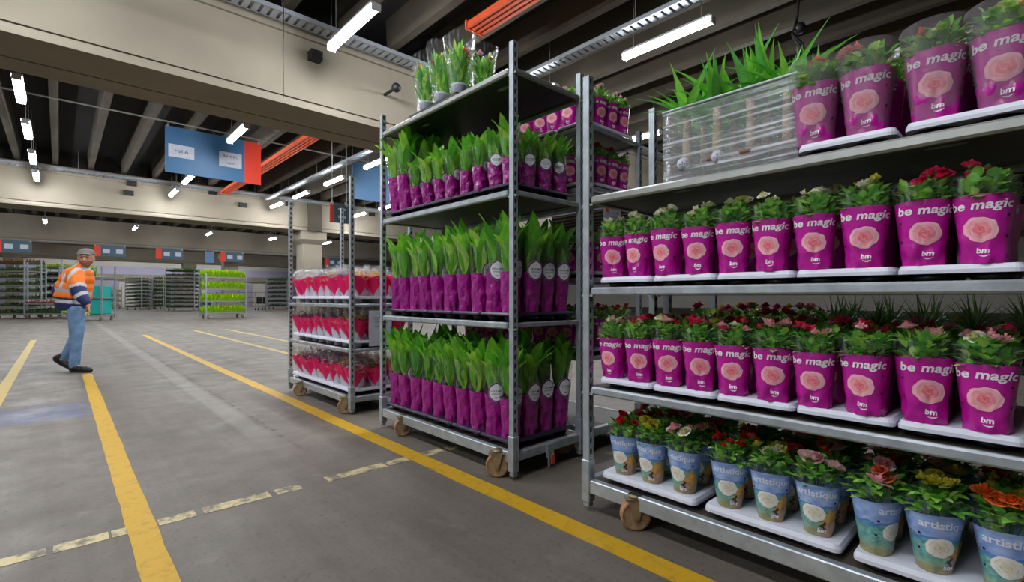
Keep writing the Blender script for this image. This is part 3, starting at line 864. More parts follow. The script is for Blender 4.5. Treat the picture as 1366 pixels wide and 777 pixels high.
WC = ['cream', 'cream', 'cream', 'yellow']; PK = ['hotpink', 'palepink', 'hotpink', 'palepink']; PC = ['palepink', 'hotpink', 'palepink', 'cream']
a_shelf(1.046, [30, -6, -4, 14, 16, 2, 12, 8, 14, -6], [WC] * 8 + [['hotpink'], ['hotpink']], WC, 'eye-level', 3)
a_shelf(.588, [2, 24, 22, 26, 14, 18, 8, -6, 20, -2], [PC, PK, PC, PK, PC, PC, PK, PK, PC, PC], ['yellow', 'palepink', 'red', 'hotpink'], 'waist-level', 4)
# top shelf: two trays, taller pots, salmon flowers
rg = random.Random(11)
for k, (y0, ys) in enumerate(((.285, (.515, .37)), (.0, (.205, .06)))):
    tray((XF + .01, y0, 1.468), .55, .275, TRAY_A, 4, 2, ('left' if k == 0 else 'right') + ' white tray on top of the nearest trolley', 'white trays on the nearest trolley', rim=.022)
    for j, y in enumerate(ys):
        for i in range(4):
            n = k * 2 + j
            lab = ('magenta-sleeved rose pot with orange blooms, %s from left atop the nearest trolley' % ordn(n)) if i == 0 else 'magenta-sleeved rose pot atop the nearest trolley, %s row, %s from left' % (ordn(i), ordn(n))
            rose_pot((XF + .076 + i * .134, y - .005 * i, 1.468 + .0462), [4, 0, 6, 0][n] if i == 0 else rg.uniform(-20, 20), lab, 'magenta rose pots on the nearest trolley', ['salmon', 'orange'], rg, full=(i == 0), scale=1.07, nb=3, rise=-.012, outer=(i == 0))
# rose pots on the trolley behind the tall one
rg = random.Random(21)
for zi, z in enumerate((2.118, 1.722, 1.13, .62)):
    for k in range(5):
        y0 = 1.96 + .03 + k * .2735
        tray((DX + .008, y0, z), .55, .268, TRAY_A, 4, 2, 'white tray, %s from the near end, %s shelf of the trolley behind' % (ordn(k), ['top', 'second', 'third', 'lowest'][zi]), 'white trays on the trolley behind')
        for j in range(2):
            for i in range(4):
                if k * 2 + j > 0 and i > 0: continue
                rose_pot((DX + .072 + i * .134, y0 + .067 + j * .134, z + .0462), 75 if (k + j) == 0 and i else 30 + rg.uniform(-15, 15),
                         'magenta-sleeved rose pot on the trolley behind, %s shelf, %s in, row %s' % (['top', 'second', 'third', 'lowest'][zi], ordn(k * 2 + j), ordn(i)),
                         'magenta rose pots on the trolley behind', ['palepink'] if zi == 0 else ['red'], rg, full=True, scale=1.0, nb=4, collar=True)

# ------------------------------------------------------------------ blue printed rose pots on the bottom shelf
AH = .172
def art_color(s):
    def cf(u, v):
        th = (u * 2 - 1) * PI; z = v * AH; x = th * .056
        n1 = noise.noise((x * 40 + s, z * 60, s)); n2 = noise.noise((x * 90, z * 160 + s, 3.0))
        hz = .106 + .006 * n1
        sky = mix(S(124, 158, 222), S(168, 194, 238), .5 + n1)
        if z > hz: c = sky
        else:
            sea = mix(S(70, 146, 150), S(132, 190, 180), .5 + n2 * 1.2 + n1 * .5)
            c = mix(S(70, 120, 206), sea, (hz - z) * 60)
            low = mix(S(176, 176, 100), S(120, 156, 110), .5 + n2)
            c = mix(c, low, (.05 - z) * 22)
        # ochre sand heap right of the front, on the left of the seam
        d = (x - .052) / .034; top = .092 - .03 * d * d + .022 * n1 + .012 * n2 + (.012 if abs(x - .05) < .006 else 0)
        if .012 < x < .115 and z < top:
            sand = mix(S(220, 164, 60), S(170, 138, 118), (.066 - z) * 26 + n2 * 1.6)
            sand = mix(sand, S(130, 108, 128), max(0, n1) * .8)
            c = sand
        if z < .02: c = mix(c, S(150, 120, 84), .6)
        # small dark figure shape
        if abs(x - .020 - .006 * math.sin(z * 300)) < .0075 * (1 - abs(z - .035) / .03) and z < .062: c = S(34, 24, 44)
        return c
    return cf
ARTS = []
for k in range(3):
    s = Sleeve(AH, .041, .069, .040, .064, .004, seed=30 + k, ex=2.25)
    me = s.body(0, AH, 96, 44, art_color(k * 3.7), dip=.006).mesh('sleeve', M['print_sleeve'])
    lt = MB(); s.map2d(lt, *TXT_ART, .0, .146, .0010, (1, 1, 1, 1), rad=.060)
    rp = MB(); rose_print(s, rp, -.010, .078, .034, .030, .0009, (S(222, 216, 196), S(238, 236, 228), S(186, 158, 100), S(252, 252, 250)), ph=k)
    lo = MB(); s.map2d(lo, *TXT_BM, .012, .020, .0012, (1, 1, 1, 1), rad=.045)
    lo.v = lo.v
    hl = MB()
    for (a, b) in ((.050, .118), (-.056, .112), (-.062, .066)):
        s.map2d(hl, *disc2d(.004), a, b, .0010, (1, 1, 1, 1))
    M['pale_ink'] = M.get('pale_ink') or mat('pale_blue_ink', S(226, 232, 248), .4)
    ARTS.append((me, lt.mesh('lettering', M['pale_ink']), rp.mesh('rose_picture', M['print']), lo.mesh('logo', M['pale_ink']), hl.mesh('punch_holes', M['hole'])))
acol = Sleeve(AH, .041, .0695, .040, .0645, .003, seed=39, ex=2.25).body(AH - .01, AH + .05, 36, 5, dip=.012).mesh('clear_collar', M['film'])
FOLA = [rose_foliage(70 + k, .060, AH - .004, AH + .058, 105, (.03, .05)) for k in range(3)]
def art_pot(loc, psi, label, colors, rg, front=True, nb=5):
    k = rg.randrange(3)
    t = thing('rose_pot', label, 'potted rose', loc, -PI / 2 + math.radians(psi), 'blue printed rose pots on the nearest trolley')
    sl = put('sleeve', ARTS[k][0], t)
    put('lettering', ARTS[k][1], sl); put('rose_picture', ARTS[k][2], sl)
    if front: put('logo', ARTS[k][3], sl); put('punch_holes', ARTS[k][4], sl, kind='stuff'); put('clear_collar', acol, t)
    put('foliage', rg.choice(FOLA), t, rot=(0, 0, rg.uniform(0, 6)), kind='stuff')
    for i in range(nb):
        a = rg.uniform(0, 2 * PI); r = .05 * math.sqrt(rg.random()); c = rg.choice(colors); big = rg.random() < .65
        put('rose_bloom' if big else 'rose_bud', (BLOOM if big else BUD)[c], t, loc=(r * math.cos(a), r * math.sin(a) - .01, AH + rg.uniform(.05, .085)), rot=(rg.uniform(-.4, .5) + .3, rg.uniform(-.5, .5), rg.uniform(0, 6)), scale=rg.uniform(.95, 1.4))
TRAY_L = tray_mesh(.55, .452, .026, .052)
rg = random.Random(31)
ART_F = [(['red'], 14), (['yellow', 'cream'], 4), (['palepink', 'cream'], 2), (['red'], 26), (['cream', 'yellow'], 18), (['palepink'], 12), (['salmon', 'palepink'], 75), (['yellow'], 34), (['orange'], 16)]
AYS = [(1.285, 1.14, .995), (.81, .655, .505), (.345, .205, .06)]
for k, y0 in enumerate((.915, .428, -.055)):
    tray((XF + .008, y0, .15), .55, .452 + (.02 if k else 0), TRAY_L, 4, 3, 'large white tray, %s from left on the nearest trolley\'s bottom deck' % ordn(k), 'white trays on the nearest trolley')
    for j in range(3):
        n = k * 3 + j
        for i in range(4):
            x = XF + .075 + i * .133
            lab = ('blue printed rose pot, %s from left, front row of nearest trolley\'s bottom deck' % ordn(n)) if i == 0 else 'blue printed rose pot, %s row, %s from left, nearest trolley\'s bottom deck' % (ordn(i), ordn(n))
            art_pot((x, AYS[k][j] + rg.uniform(-.004, .004), .15 + .0522), ART_F[n][1] if i == 0 else rg.uniform(-30, 40), lab, ART_F[n][0] if i == 0 else ['yellow', 'palepink', 'red', 'salmon'], rg, i == 0, 5 if i == 0 else 3)

# ------------------------------------------------------------------ peace lilies on the tall trolley
PGREEN = [S(130, 206, 58), S(164, 224, 70), S(108, 190, 56), S(188, 234, 96), S(146, 216, 86), S(94, 176, 58)]
def lily_leaf(seed):
    rg = random.Random(seed); mb = MB()
    ln = rg.uniform(.33, .44); wd = rg.uniform(.072, .092); col = PGREEN[seed % 6]
    bend = rg.uniform(.5, 1.4); pet = .20
    def cen(t):
        y = bend * .22 * max(0, t - .45) ** 1.8
        z = ln * (t - .36 * bend * max(0, t - .62) ** 2)
        return Vector((.01 * math.sin(t * 4 + seed), y, z))
    vs = []; cs = []; N_ = 11
    for i in range(N_ + 1):
        t = i / N_
        c = cen(t); tg = (cen(min(1, t + .02)) - cen(max(0, t - .02))).normalized()
        side = Vector((1, 0, 0)); nr = tg.cross(side).normalized()
        if t < pet: w_ = .0045
        else:
            q = (t - pet) / (1 - pet); w_ = .0045 + wd * .5 * math.sin(PI * q ** .72) ** .85 if q < 1 else .0005
        wv = .004 * math.sin(t * 17 + seed)
        e = nr * (-.32 * w_)
        vs += [c - side * w_ + e + nr * wv, c - side * w_ * .5 + e * .35, c, c + side * w_ * .5 + e * .35, c + side * w_ + e - nr * wv]
        k = .86 + .25 * t
        b = tuple(x * k for x in col[:3]) + (1,)
        mid = tuple(x * k * 1.18 for x in col[:3]) + (1,)
        cs += [b, b, mid, b, b]
    fs = [(i * 5 + j, i * 5 + j + 1, i * 5 + j + 6, i * 5 + j + 5) for i in range(N_) for j in range(4)]
    mb.add(vs, fs, cs, smooth=True)
    return mb
LLEAF = [lily_leaf(k).mesh('leaf', M['leaf']) for k in range(9)]
def merged_leaves(seed, n):
    rg = random.Random(seed); out = MB()
    for i in range(n):
        src = lily_leaf(rg.randrange(9))
        rz = rg.uniform(0, 2 * PI); sc = rg.uniform(.8, 1.08); tl = rg.uniform(0, .16)
        m = Matrix.Translation((.012 * math.sin(rz) * -1, .012 * math.cos(rz), .16)) @ Matrix.Rotation(rz, 4, 'Z') @ Matrix.Rotation(-tl, 4, 'X') @ Matrix.Scale(sc, 4)
        out.add([m @ Vector(v) for v in src.v], src.f, src.c, smooth=True)
    return out.mesh('foliage', M['leaf'])
LMERGE = [merged_leaves(200 + k, 11) for k in range(3)]
# white spathe bud
sp = MB().tube((0, 0, 0), (0, .004, .30), .0022, 5, col=S(150, 190, 90))
sp.grid(6, 6, lambda u, v: ((.011 * math.sin(PI * (v * .9 + .08))) * math.cos(u * 2 * PI), .004 + .011 * math.sin(PI * (v * .9 + .08)) * .7 * math.sin(u * 2 * PI) + .01 * v * v, .29 + .085 * v), col=S(236, 240, 226))
SPATHE = sp.mesh('spathe', M['petal'])
PH = .238
LIL = []
for k in range(3):
    s = Sleeve(.44, .050, .076, .047, .066, .014, seed=50 + k, ex=2.3)
    LIL.append((s.body(0, PH, 40, 22).mesh('sleeve', M['purple']), Sleeve(.44, .0518, .0778, .0488, .0678, .014, seed=50 + k, ex=2.3).body(PH - .006, .44, 36, 12, dip=.03).mesh('clear_sleeve', M['film_lily']), s))
def shield2d(r, n=36, sx=.78):
    vs = []
    for i in range(n):
        t = 2 * PI * i / n
        q = 1 + .10 * max(0, math.cos(4 * t)) ** 3 * (1 if abs(math.sin(t)) > .7 else .3)
        vs.append((r * sx * q * math.cos(t), r * q * math.sin(t)))
    return vs, [tuple(range(n))]
LAB = []
for k in range(3):
    s = LIL[k][2]
    a = MB(); zc = .250; RD = .058
    def dm(vs, fs, dz, off, col): s.map2d(a, vs, fs, 0, zc + dz, off, col, rad=RD)
    WH = S(232, 236, 242); PU = S(96, 10, 88)
    def ringed(r, sx): return shield2d(r, sx=sx)
    def subdiv(vs, fs):
        # fan with rings so that the sticker follows the curved sleeve
        n = len(vs); out = [(0, 0)]; ff = []
        for q in (.4, .75, 1.0): out += [(x * q, y * q) for x, y in vs]
        ff += [(0, 1 + i, 1 + (i + 1) % n) for i in range(n)]
        for q in range(2):
            for i in range(n):
                j = (i + 1) % n; ff.append((1 + q * n + i, 1 + q * n + n + i, 1 + q * n + n + j, 1 + q * n + j))
        return out, ff
    dm(*subdiv(*shield2d(.0565, sx=.74)), 0, .0034, S(206, 170, 208)); dm(*subdiv(*shield2d(.0545, sx=.74)), 0, .0040, PU); dm(*subdiv(*shield2d(.0475, sx=.73)), 0, .0047, WH)
    lt = MB()
    s.map2d(lt, *TXT_LEL, 0, zc + .008, .0054, S(50, 60, 80), rad=RD); s.map2d(lt, *TXT_SP, 0, zc - .008, .0054, S(90, 100, 110), rad=RD)
    # small crown of three petals and a diamond
    for (dx, hh) in ((-.005, .006), (0, .008), (.005, .006)):
        s.map2d(lt, [(dx - .003, 0), (dx + .003, 0), (dx * 1.8, hh * 1.3)], [(0, 1, 2)], 0, zc - .034, .0054, PU, rad=RD)
    s.map2d(lt, [(-.0015, 0), (0, -.003), (.0015, 0), (0, .003)], [(0, 1, 2, 3)], 0, zc + .033, .0054, PU, rad=RD)
    LAB.append((a.mesh('label_sticker', M['print']), lt.mesh('label_lettering', M['print'])))
def lily(loc, psi, label, group, rg, full=True, scale=1.0, sz=None, nleaf=12, name='peace_lily', sticker=True):
    k = rg.randrange(3)
    t = thing(name, label, 'potted plant', loc, rg.uniform(-.15, .15), group)
    t.scale = (scale, scale, sz or scale); t.rotation_euler = (rg.uniform(-.05, .05), rg.uniform(-.05, .03), t.rotation_euler[2])
    put('sleeve', LIL[k][0], t, rot=(0, 0, -PI / 2 + math.radians(psi)))
    c = put('clear_sleeve', LIL[k][1], t, rot=(0, 0, -PI / 2 + math.radians(psi)))
    if sticker:
        st = put('label_sticker', LAB[k][0], t, rot=(0, 0, -PI / 2 + math.radians(psi))); put('label_lettering', LAB[k][1], st)
    if full:
        for i in range(nleaf):
            rz = 2 * PI * i / nleaf + rg.uniform(-.4, .4); tl = rg.uniform(-.02, .15)
            put('leaf', rg.choice(LLEAF), t, loc=(.014 * math.sin(rz) * -1, .014 * math.cos(rz), .16), rot=(-tl, 0, rz), scale=rg.uniform(.82, 1.08))
        if rg.random() < .5:
            put('spathe', SPATHE, t, loc=(rg.uniform(-.02, .02), rg.uniform(-.02, .02), .14), rot=(rg.uniform(-.1, .1), rg.uniform(-.1, .1), 0))
    else:
        put('foliage', rg.choice(LMERGE), t, rot=(0, 0, rg.uniform(0, 6)), kind='stuff')
TRAY_B = tray_mesh(.55, .282, .018, .052, .02, m='dark_tray')
cupb = MB().lathe([(.036, 0), (.05, .036)], 12); CUPB = cupb.mesh('support_cup', M['dark_tray'])
def b_shelf(z, word, seed, upper=False):
    rg = random.Random(seed)
    for k in range(5):
        y0 = BY + .024 + k * .2845
        tray((XF + .005, y0, z), .555, .282, TRAY_B, 4, 2, 'dark plant tray, %s from left on the tall trolley\'s %s shelf' % (ordn(4 - k), word), 'dark trays on the tall trolley', cup=CUPB, rim=.034)
        for j in range(2):
            n = 9 - (k * 2 + j)
            for i in range(4):
                x = XF + .075 + i * .135; y = y0 + .072 + j * .139
                front = i == 0 or n == 9
                lab = 'purple-sleeved peace lily, %s from left, %s row, tall trolley\'s %s shelf' % (ordn(n), ['front', 'second', 'third', 'rear'][i], word)
                psi = (54 + rg.uniform(-12, 22)) if n == 9 else 118 + rg.uniform(-14, 14)
                if i == 0 and n in (8, 9): psi = 58 if n == 8 else 96
                if upper:
                    tall = n < 2
                    sc = 1.06 if tall else .78; szz = 1.12 if tall else .66
                else: sc, szz = 1.0, 1.0
                lily((x + rg.uniform(-.004, .004), y + rg.uniform(-.004, .004), z + .046), psi, lab, 'peace lilies on the tall trolley', rg, front, sc, szz, nleaf=15 if front else 0, sticker=front)
b_shelf(.15, 'bottom', 61); b_shelf(.862, 'middle', 62); b_shelf(1.592, 'upper', 63, True)

# clear-sleeved leafy plants on top of the tall trolley
lp = MB().lathe([(.036, 0), (.05, .085), (.053, .09), (.053, .1), (.047, .1), (.045, .088)], 18)
LPOT = lp.mesh('white_pot', M['white_pl'])
def leafy(seed):
    rg = random.Random(seed); mb = MB()
    for k in range(120):
        t = rg.uniform(0, 2 * PI); z = rg.uniform(.09, .31); r = .046 * math.sqrt(rg.random()) * (1 + z)
        el = rg.uniform(.95, 1.5)
        d = (math.cos(t) * math.cos(el), math.sin(t) * math.cos(el), math.sin(el))
        l = rg.uniform(.06, .11)
        add_leaf(mb, (r * math.cos(t), r * math.sin(t), z), d, (math.cos(t), math.sin(t), .2), l, l * rg.uniform(.2, .3), jit(rg.choice(PGREEN), .15, rg), .2, .1, 5)
    for k in range(5):
        t = rg.uniform(0, 2 * PI); mb.tube((0, 0, .08), (.04 * math.cos(t), .04 * math.sin(t), .3), .003, 5, col=GREENS[2])
    return mb.mesh('foliage', M['leaf'])
LEAFY = [leafy(300 + k) for k in range(3)]
LSL = Sleeve(.42, .056, .112, .054, .106, .006, seed=77, ex=2.1).body(.005, .42, 36, 14, dip=.04).mesh('clear_sleeve', M['film_hazy'])
TRAY_T = tray_mesh(.40, .60, .02, .055, .02, m='black_pl')
tray((XF + .03, 2.52, 2.262), .40, .60, TRAY_T, 2, 3, 'black tray of clear-sleeved plants on top of the tall trolley', 'black trays', cup=CUP, rim=.036)
rg = random.Random(81)
for i in range(2):
    for j in range(3):
        lab = 'clear-sleeved leafy plant in white pot atop tall trolley, %s row, %s from left' % (['front', 'back'][i], ordn(2 - j))
        t = thing('sleeved_plant', lab, 'potted plant', (XF + .13 + i * .2, 2.62 + j * .2, 2.262 + .05), rg.uniform(0, 6), 'clear-sleeved plants on top of the tall trolley')
        put('white_pot', LPOT, t); put('clear_sleeve', LSL, t); put('foliage', LEAFY[(i + j) % 3], t, kind='stuff')
        for q in range(4):
            a = rg.uniform(0, 6); put('rose_bud', BUD[rg.choice(['palepink', 'cream', 'salmon'])], t, loc=(.05 * math.cos(a), .05 * math.sin(a), rg.uniform(.27, .35)), scale=1.8)

# ------------------------------------------------------------------ pink wrapped flower pots on the back-left trolley
PINK, SILV = S(244, 24, 112), S(212, 220, 230)
def cone_mesh(seed):
    rg = random.Random(seed); ph = rg.uniform(0, 6); mb = MB()
    h = .155
    def rad(t, v): return (.040 + .052 * v ** .9) * (1 + .05 * math.sin(t * 5 + ph) * v)
    def fn(u, v):
        t = u * 2 * PI; tip = .028 * (abs(((u * 3 + ph / 6) % 1) - .5) * 2) ** 1.5
        return (rad(t, v) * math.cos(t), rad(t, v) * math.sin(t), (h + tip) * v)
    def cf(u, v):
        q = abs(((u * 3 + ph / 6) % 1) - .5) * 2
        bound = .04 + .52 * q
        return PINK if v > bound else jit(SILV, .05, rg)
    mb.grid(54, 16, fn, cf, wrap=True)
    return mb.mesh('paper_wrap', M['wrap'])
CONE = [cone_mesh(k) for k in range(4)]
cl = Sleeve(.30, .042, .11, .042, .11, .006, seed=90, ex=2.0).body(.14, .255, 30, 6, dip=.02).mesh('clear_wrap', M['film_hazy'])
def posy(seed, pal):
    rg = random.Random(seed); mb = MB()
    for k in range(60):
        t = rg.uniform(0, 2 * PI); r = .078 * math.sqrt(rg.random()); z = .15 + .045 * (1 - (r / .078) ** 2) + rg.uniform(-.01, .02)
        c = S(*rg.choice(pal)); 
        for q in range(5):
            a = 2 * PI * q / 5 + t
            add_leaf(mb, (r * math.cos(t), r * math.sin(t), z), (math.cos(a), math.sin(a), .5), (0, 0, 1), .015, .011, c, .2, .1, 2)
    for k in range(40):
        t = rg.uniform(0, 2 * PI); r = .08 * math.sqrt(rg.random()); el = rg.uniform(.2, 1.2)
        add_leaf(mb, (r * math.cos(t), r * math.sin(t), .13), (math.cos(t) * math.cos(el), math.sin(t) * math.cos(el), math.sin(el)), (0, 0, 1), .045, .014, jit(rg.choice(GREENS), .15, rg), .2, .2, 3)
    return mb.mesh('flowers', M['petal'])
POSY = {'yellow': posy(1, [(232, 196, 40), (246, 220, 90)]), 'violet': posy(2, [(150, 84, 160), (176, 110, 180), (120, 60, 130)]), 'white': posy(3, [(232, 226, 232), (220, 206, 216)]), 'pink': posy(4, [(222, 120, 180), (236, 170, 206)])}
TRAY_C = tray_mesh(.55, .36, .024, .066)
rg = random.Random(91)
for zi, z in enumerate((.14, .56, .945)):
    word = ['bottom', 'middle', 'top'][zi]
    for k in range(4):
        tray((XF + .008, CY + .028 + k * .362, z), .55, .36, TRAY_C, 3, 2, 'white tray, %s from left on the pink flower trolley\'s %s shelf' % (ordn(3 - k), word), 'white trays on the pink flower trolley', cup=CUPW if zi else CUP, rim=.042)
    for n in range(8):
        for i in range(3):
            y = CY + .1 + (7 - n) * .1835; x = XF + .09 + i * .19
            kind = rg.choice(['yellow', 'violet', 'white', 'pink'] if zi < 2 else ['white', 'yellow', 'white', 'violet'])
            sc_k = 1.12; t = thing('wrapped_flower_pot', 'pink and silver wrapped %s flower pot, %s from left, %s row, %s shelf' % (kind, ordn(n), ['front', 'middle', 'rear'][i], word), 'flower pot', (x, y, z + .058), rg.uniform(0, 6), 'pink wrapped flower pots')
            t.scale = (sc_k, sc_k, sc_k); put('paper_wrap', rg.choice(CONE), t); put('flowers', POSY[kind], t, kind='stuff'); put('clear_wrap', cl, t)

# ------------------------------------------------------------------ film-wrapped yuccas on top of the nearest trolley
def spiky(seed, n, l0, l1, wd, cols):
    rg = random.Random(seed); out = []
    for k in range(n):
        t = rg.uniform(0, 2 * PI); el = rg.uniform(.55, 1.45); l = rg.uniform(l0, l1)
        mb = MB(); c = jit(rg.choice(cols), .12, rg)
        def cen(q): return Vector((l * q * math.cos(el) + .06 * q * q * math.cos(el), 0, l * q * math.sin(el) - .10 * math.cos(el) * q * q))
        vs = []; cs = []
        for i in range(7):
            q = i / 6; p = cen(q); w_ = wd * (.55 + .45 * math.sin(PI * min(1, q * 1.4))) * (1 - q ** 2.2) * .5 + .0004
            vs += [p + Vector((0, -w_, w_ * .5)), p, p + Vector((0, w_, w_ * .5))]
            cs += [c, mix(c, (1, 1, .6, 1), .06), c]
        mb.add(vs, [f for i in range(6) for f in ((i * 3, i * 3 + 1, i * 3 + 4, i * 3 + 3), (i * 3 + 1, i * 3 + 2, i * 3 + 5, i * 3 + 4))], cs, smooth=True)
        out.append((mb.mesh('leaf', M['leaf']), t))
    return out
YG = [S(112, 200, 50), S(146, 222, 70), S(84, 176, 54), S(100, 190, 84)]
SPK = [spiky(400 + k, 18, .24, .38, .056, YG) for k in range(3)]
tp = MB().lathe([(.042, 0), (.055, .075), (.06, .078), (.06, .09), (.052, .09), (.05, .08)], 18)
YPOT = tp.mesh('pot', mat('terracotta_plastic', S(120, 74, 56), .6, 0, .1, 20))
tk = MB().lathe([(.017, .07), (.019, .14), (.016, .26), (.018, .30)], 10, col=S(176, 150, 122))
YTRUNK = tk.mesh('trunk', mat('pale_bark', S(186, 160, 130), .8, 0, .25, 40, .4, 60))
tgm = MB(); tgm.lathe([(.026, -.0012), (.026, .0012)], 20)
YTAG = tgm.mesh('round_tag', M['note'])
dots = MB()
for i in range(4):
    for j in range(3):
        if (i + j) % 2 or j == 1: dots.box(-.016 + i * .009, -.0115 + i * .009, -.012 + j * .009, -.0085 + j * .009, .0012, .002)
YTAGP = dots.mesh('tag_print', M['ink'])
rg = random.Random(44); k = 0
for i in range(3):
    for j in range(4):
        y = .62 + j * .13; x = 1.95 + i * .16
        lab = 'spiky green yucca in a brown pot behind cling film, %s row, %s from left' % (['front', 'middle', 'rear'][i], ordn(3 - j))
        t = thing('potted_yucca', lab, 'potted plant', (x, y, 1.468 + .0), rg.uniform(-.2, .2), 'film-wrapped yuccas on the nearest trolley')
        put('pot', YPOT, t); put('trunk', YTRUNK, t)
        for (me, a) in SPK[(i + j) % 3]:
            put('leaf', me, t, loc=(0, 0, .285), rot=(0, 0, a + rg.uniform(-.3, .3)), scale=rg.uniform(.7, 1.0) * (1.08 if (i, j) in ((1, 2), (1, 1)) else .82))
        if i == 0 and j in (3, 2):
            g = put('round_tag', YTAG, t, loc=(-.058, -.02, .085), rot=(PI / 2, 0, -PI / 2 + .5)); put('tag_print', YTAGP, g)
fw = MB()
x0, x1, y0, y1, z0, z1 = 1.885, 2.36, .565, 1.085, 1.472, 1.785
def wrapf(u, v):
    per = [(x0, y0), (x0, y1), (x1, y1), (x1, y0), (x0, y0)]
    q = u * 4; i = min(3, int(q)); f = q - i
    px = per[i][0] * (1 - f) + per[i + 1][0] * f; py = per[i][1] * (1 - f) + per[i + 1][1] * f
    b = .006 * noise.noise((px * 5, py * 5, v * 14)) - .012 * math.sin(PI * v) * math.sin(PI * f)
    nx, ny = [(-1, 0), (0, 1), (1, 0), (0, -1)][i]
    return (px + nx * b, py + ny * b, z0 + (z1 - z0) * v)
fw.grid(64, 16, wrapf)
fo = fw.build('film_wrap', M['film_cling']); tag(fo, 'sheet of clear cling film wrapped around the yucca pots', 'plastic film')
put('rolled_edge', MB().path([(x0, y0, z1), (x0, y1, z1), (x1, y1, z1), (x1, y0, z1), (x0, y0, z1)], .005, 6).mesh('rolled_edge', mat('film_roll', S(206, 220, 228), .25)), fo)

# ------------------------------------------------------------------ plants on the dark trolley behind the nearest one
GRS = [spiky(500 + k, 26, .14, .24, .012, [S(60, 104, 40), S(84, 128, 56), S(46, 88, 36)]) for k in range(2)]
bp_ = MB().lathe([(.04, 0), (.052, .08), (.055, .09), (.047, .09), (.045, .08)], 14); BPOT = bp_.mesh('pot', M['black_pl'])
rg = random.Random(51)
def grass_join(gs):
    mb = MB()
    for (me, a) in gs:
        m = Matrix.Translation((0, 0, .08)) @ Matrix.Rotation(a, 4, 'Z')
        vs = [m @ v.co for v in me.vertices]; cs = [tuple(d.color) for d in me.color_attributes['Col'].data]
        mb.add(vs, [tuple(p.vertices) for p in me.polygons], cs, smooth=True)
    return mb.mesh('foliage', M['leaf'])
GJ = [grass_join(g) for g in GRS]
FJ = [rose_foliage(90 + k, .07, .08, .17, 60, (.03, .05)) for k in range(2)]
for zi, z in enumerate((.15, .76)):
    for j in range(9):
        for i in range(3):
            if i and zi == 0: continue
            kind = 'spiky grass' if (zi == 1 and j < 5) else 'leafy flowering'
            t = thing('potted_plant', '%s plant in dark rear trolley, %s deck, %s from right, row %s' % (kind, ['bottom', 'upper'][zi], ordn(j), ordn(i)), 'potted plant', (DX + .09 + i * .17, .02 + j * .152, z), rg.uniform(0, 6), 'plants on the dark rear trolley')
            put('pot', BPOT, t)
            put('foliage', rg.choice(GJ if kind == 'spiky grass' else FJ), t, kind='stuff')
            if kind != 'spiky grass':
                for q in range(4):
                    a = rg.uniform(0, 6); put('rose_bloom', BLOOM[rg.choice(['magenta', 'palepink', 'yellow', 'hotpink'])], t, loc=(.05 * math.cos(a), .05 * math.sin(a), rg.uniform(.15, .19)), scale=1.2)

# ------------------------------------------------------------------ hanging signs
def sign(label, x0, x1, y, z0, z1, red=None, papers=(), main='sign_blue', rail_z=None, group='hanging signs'):
    """red: 'left', 'right' or None and its width; board in the plane Y = y, facing -Y"""
    t = thing('hanging_sign', label, 'sign', ((x0 + x1) / 2, y, z0), 0, group)
    w_ = x1 - x0; h = z1 - z0; a = -w_ / 2; b = w_ / 2
    if red:
        rw = red[1]
        if red[0] == 'right': MB().box(b - rw, b, -.02, .02, 0, h).build('red_panel', M['sign_red'], t); b2, a2 = b - rw, a
        else: MB().box(a, a + rw, -.02, .02, 0, h).build('red_panel', M['sign_red'], t); b2, a2 = b, a + rw
    else: a2, b2 = a, b
    MB().box(a2, b2, -.02, .02, 0, h).build('blue_panel', M[main], t)
    for (px, pz, pw, ph, lines) in papers:
        p = MB().grid(5, 4, lambda u, v: (a + px + pw * (u - .5), -.03 - .008 * abs(math.sin(u * 7 + v * 4)), pz + ph * (v - .5))).build('paper', M['note'], t)
        for (txt, sz, dz) in lines:
            vs, fs = TXTC[txt]
            MB().add([(a + px + x * sz, -.042, pz + dz + yy * sz) for x, yy in vs], fs).build('handwriting', M['ink'], p)
    if rail_z:
        for xx in (a + .06, b - .06):
            MB().tube((xx, 0, h - .02), (xx, 0, rail_z - z0), .008, 6).box(xx - .03, xx + .03, -.03, .03, h - .04, h + .03).build('hook', M['alu'], t)
    return t
TXTC = {k: text2d(k, 1.0, 0, .0) for k in ('Hal A', 'Bel 4 (K)', 'export')}
sign('blue hanging sign with two white papers and an orange-red end', 2.054, 4.403, 15.8, 4.360, 5.593, ('right', .44), [(.36, .59, .59, .34, [('Hal A', .14, 0)]), (1.54, .59, .58, .42, [('Bel 4 (K)', .11, .09), ('export', .085, -.1)])], rail_z=5.687)
sign('plain pale blue hanging sign left of the tall trolley', 7.268, 9.585, 15.8, 4.360, 5.635, None, (), 'sign_grey', 5.687)
# small sign on two thin rods
t = sign('small hanging sign with red edge above the pink flower trolley', 4.93, 5.42, 12.0, 2.88, 3.36, ('left', .1), [(.3, .34, .2, .05, []), (.3, .15, .2, .06, [])], 'sign_slate', 6.44)
for i, (x0, x1, rd, lab) in enumerate(((-2.75, -1.2, 'left', 'dark blue sign with red end at the far left edge'), (1.55, 3.1, 'left', 'dark blue sign partly behind the man\'s head'),
                                    (4.68, 6.2, 'left', 'dark blue sign with red end over the dense green trolleys'), (8.45, 9.95, 'left', 'dark blue sign with red end over the lime grass trolley'), (16.0, 17.6, 'left', 'dark blue sign with red end behind the pink flower trolley'))):
    sign(lab, x0, x1, 39.9, 3.58, 4.26, (rd, .32), [(.6, .34, .34, .27, []), (1.24, .34, .34, .27, [])], 'sign_slate', 4.32)
sign('small pale blue sign left of the sign over the grass trolley', 7.5, 8.05, 39.9, 3.45, 4.22, None, (), 'sign_grey', 4.32)

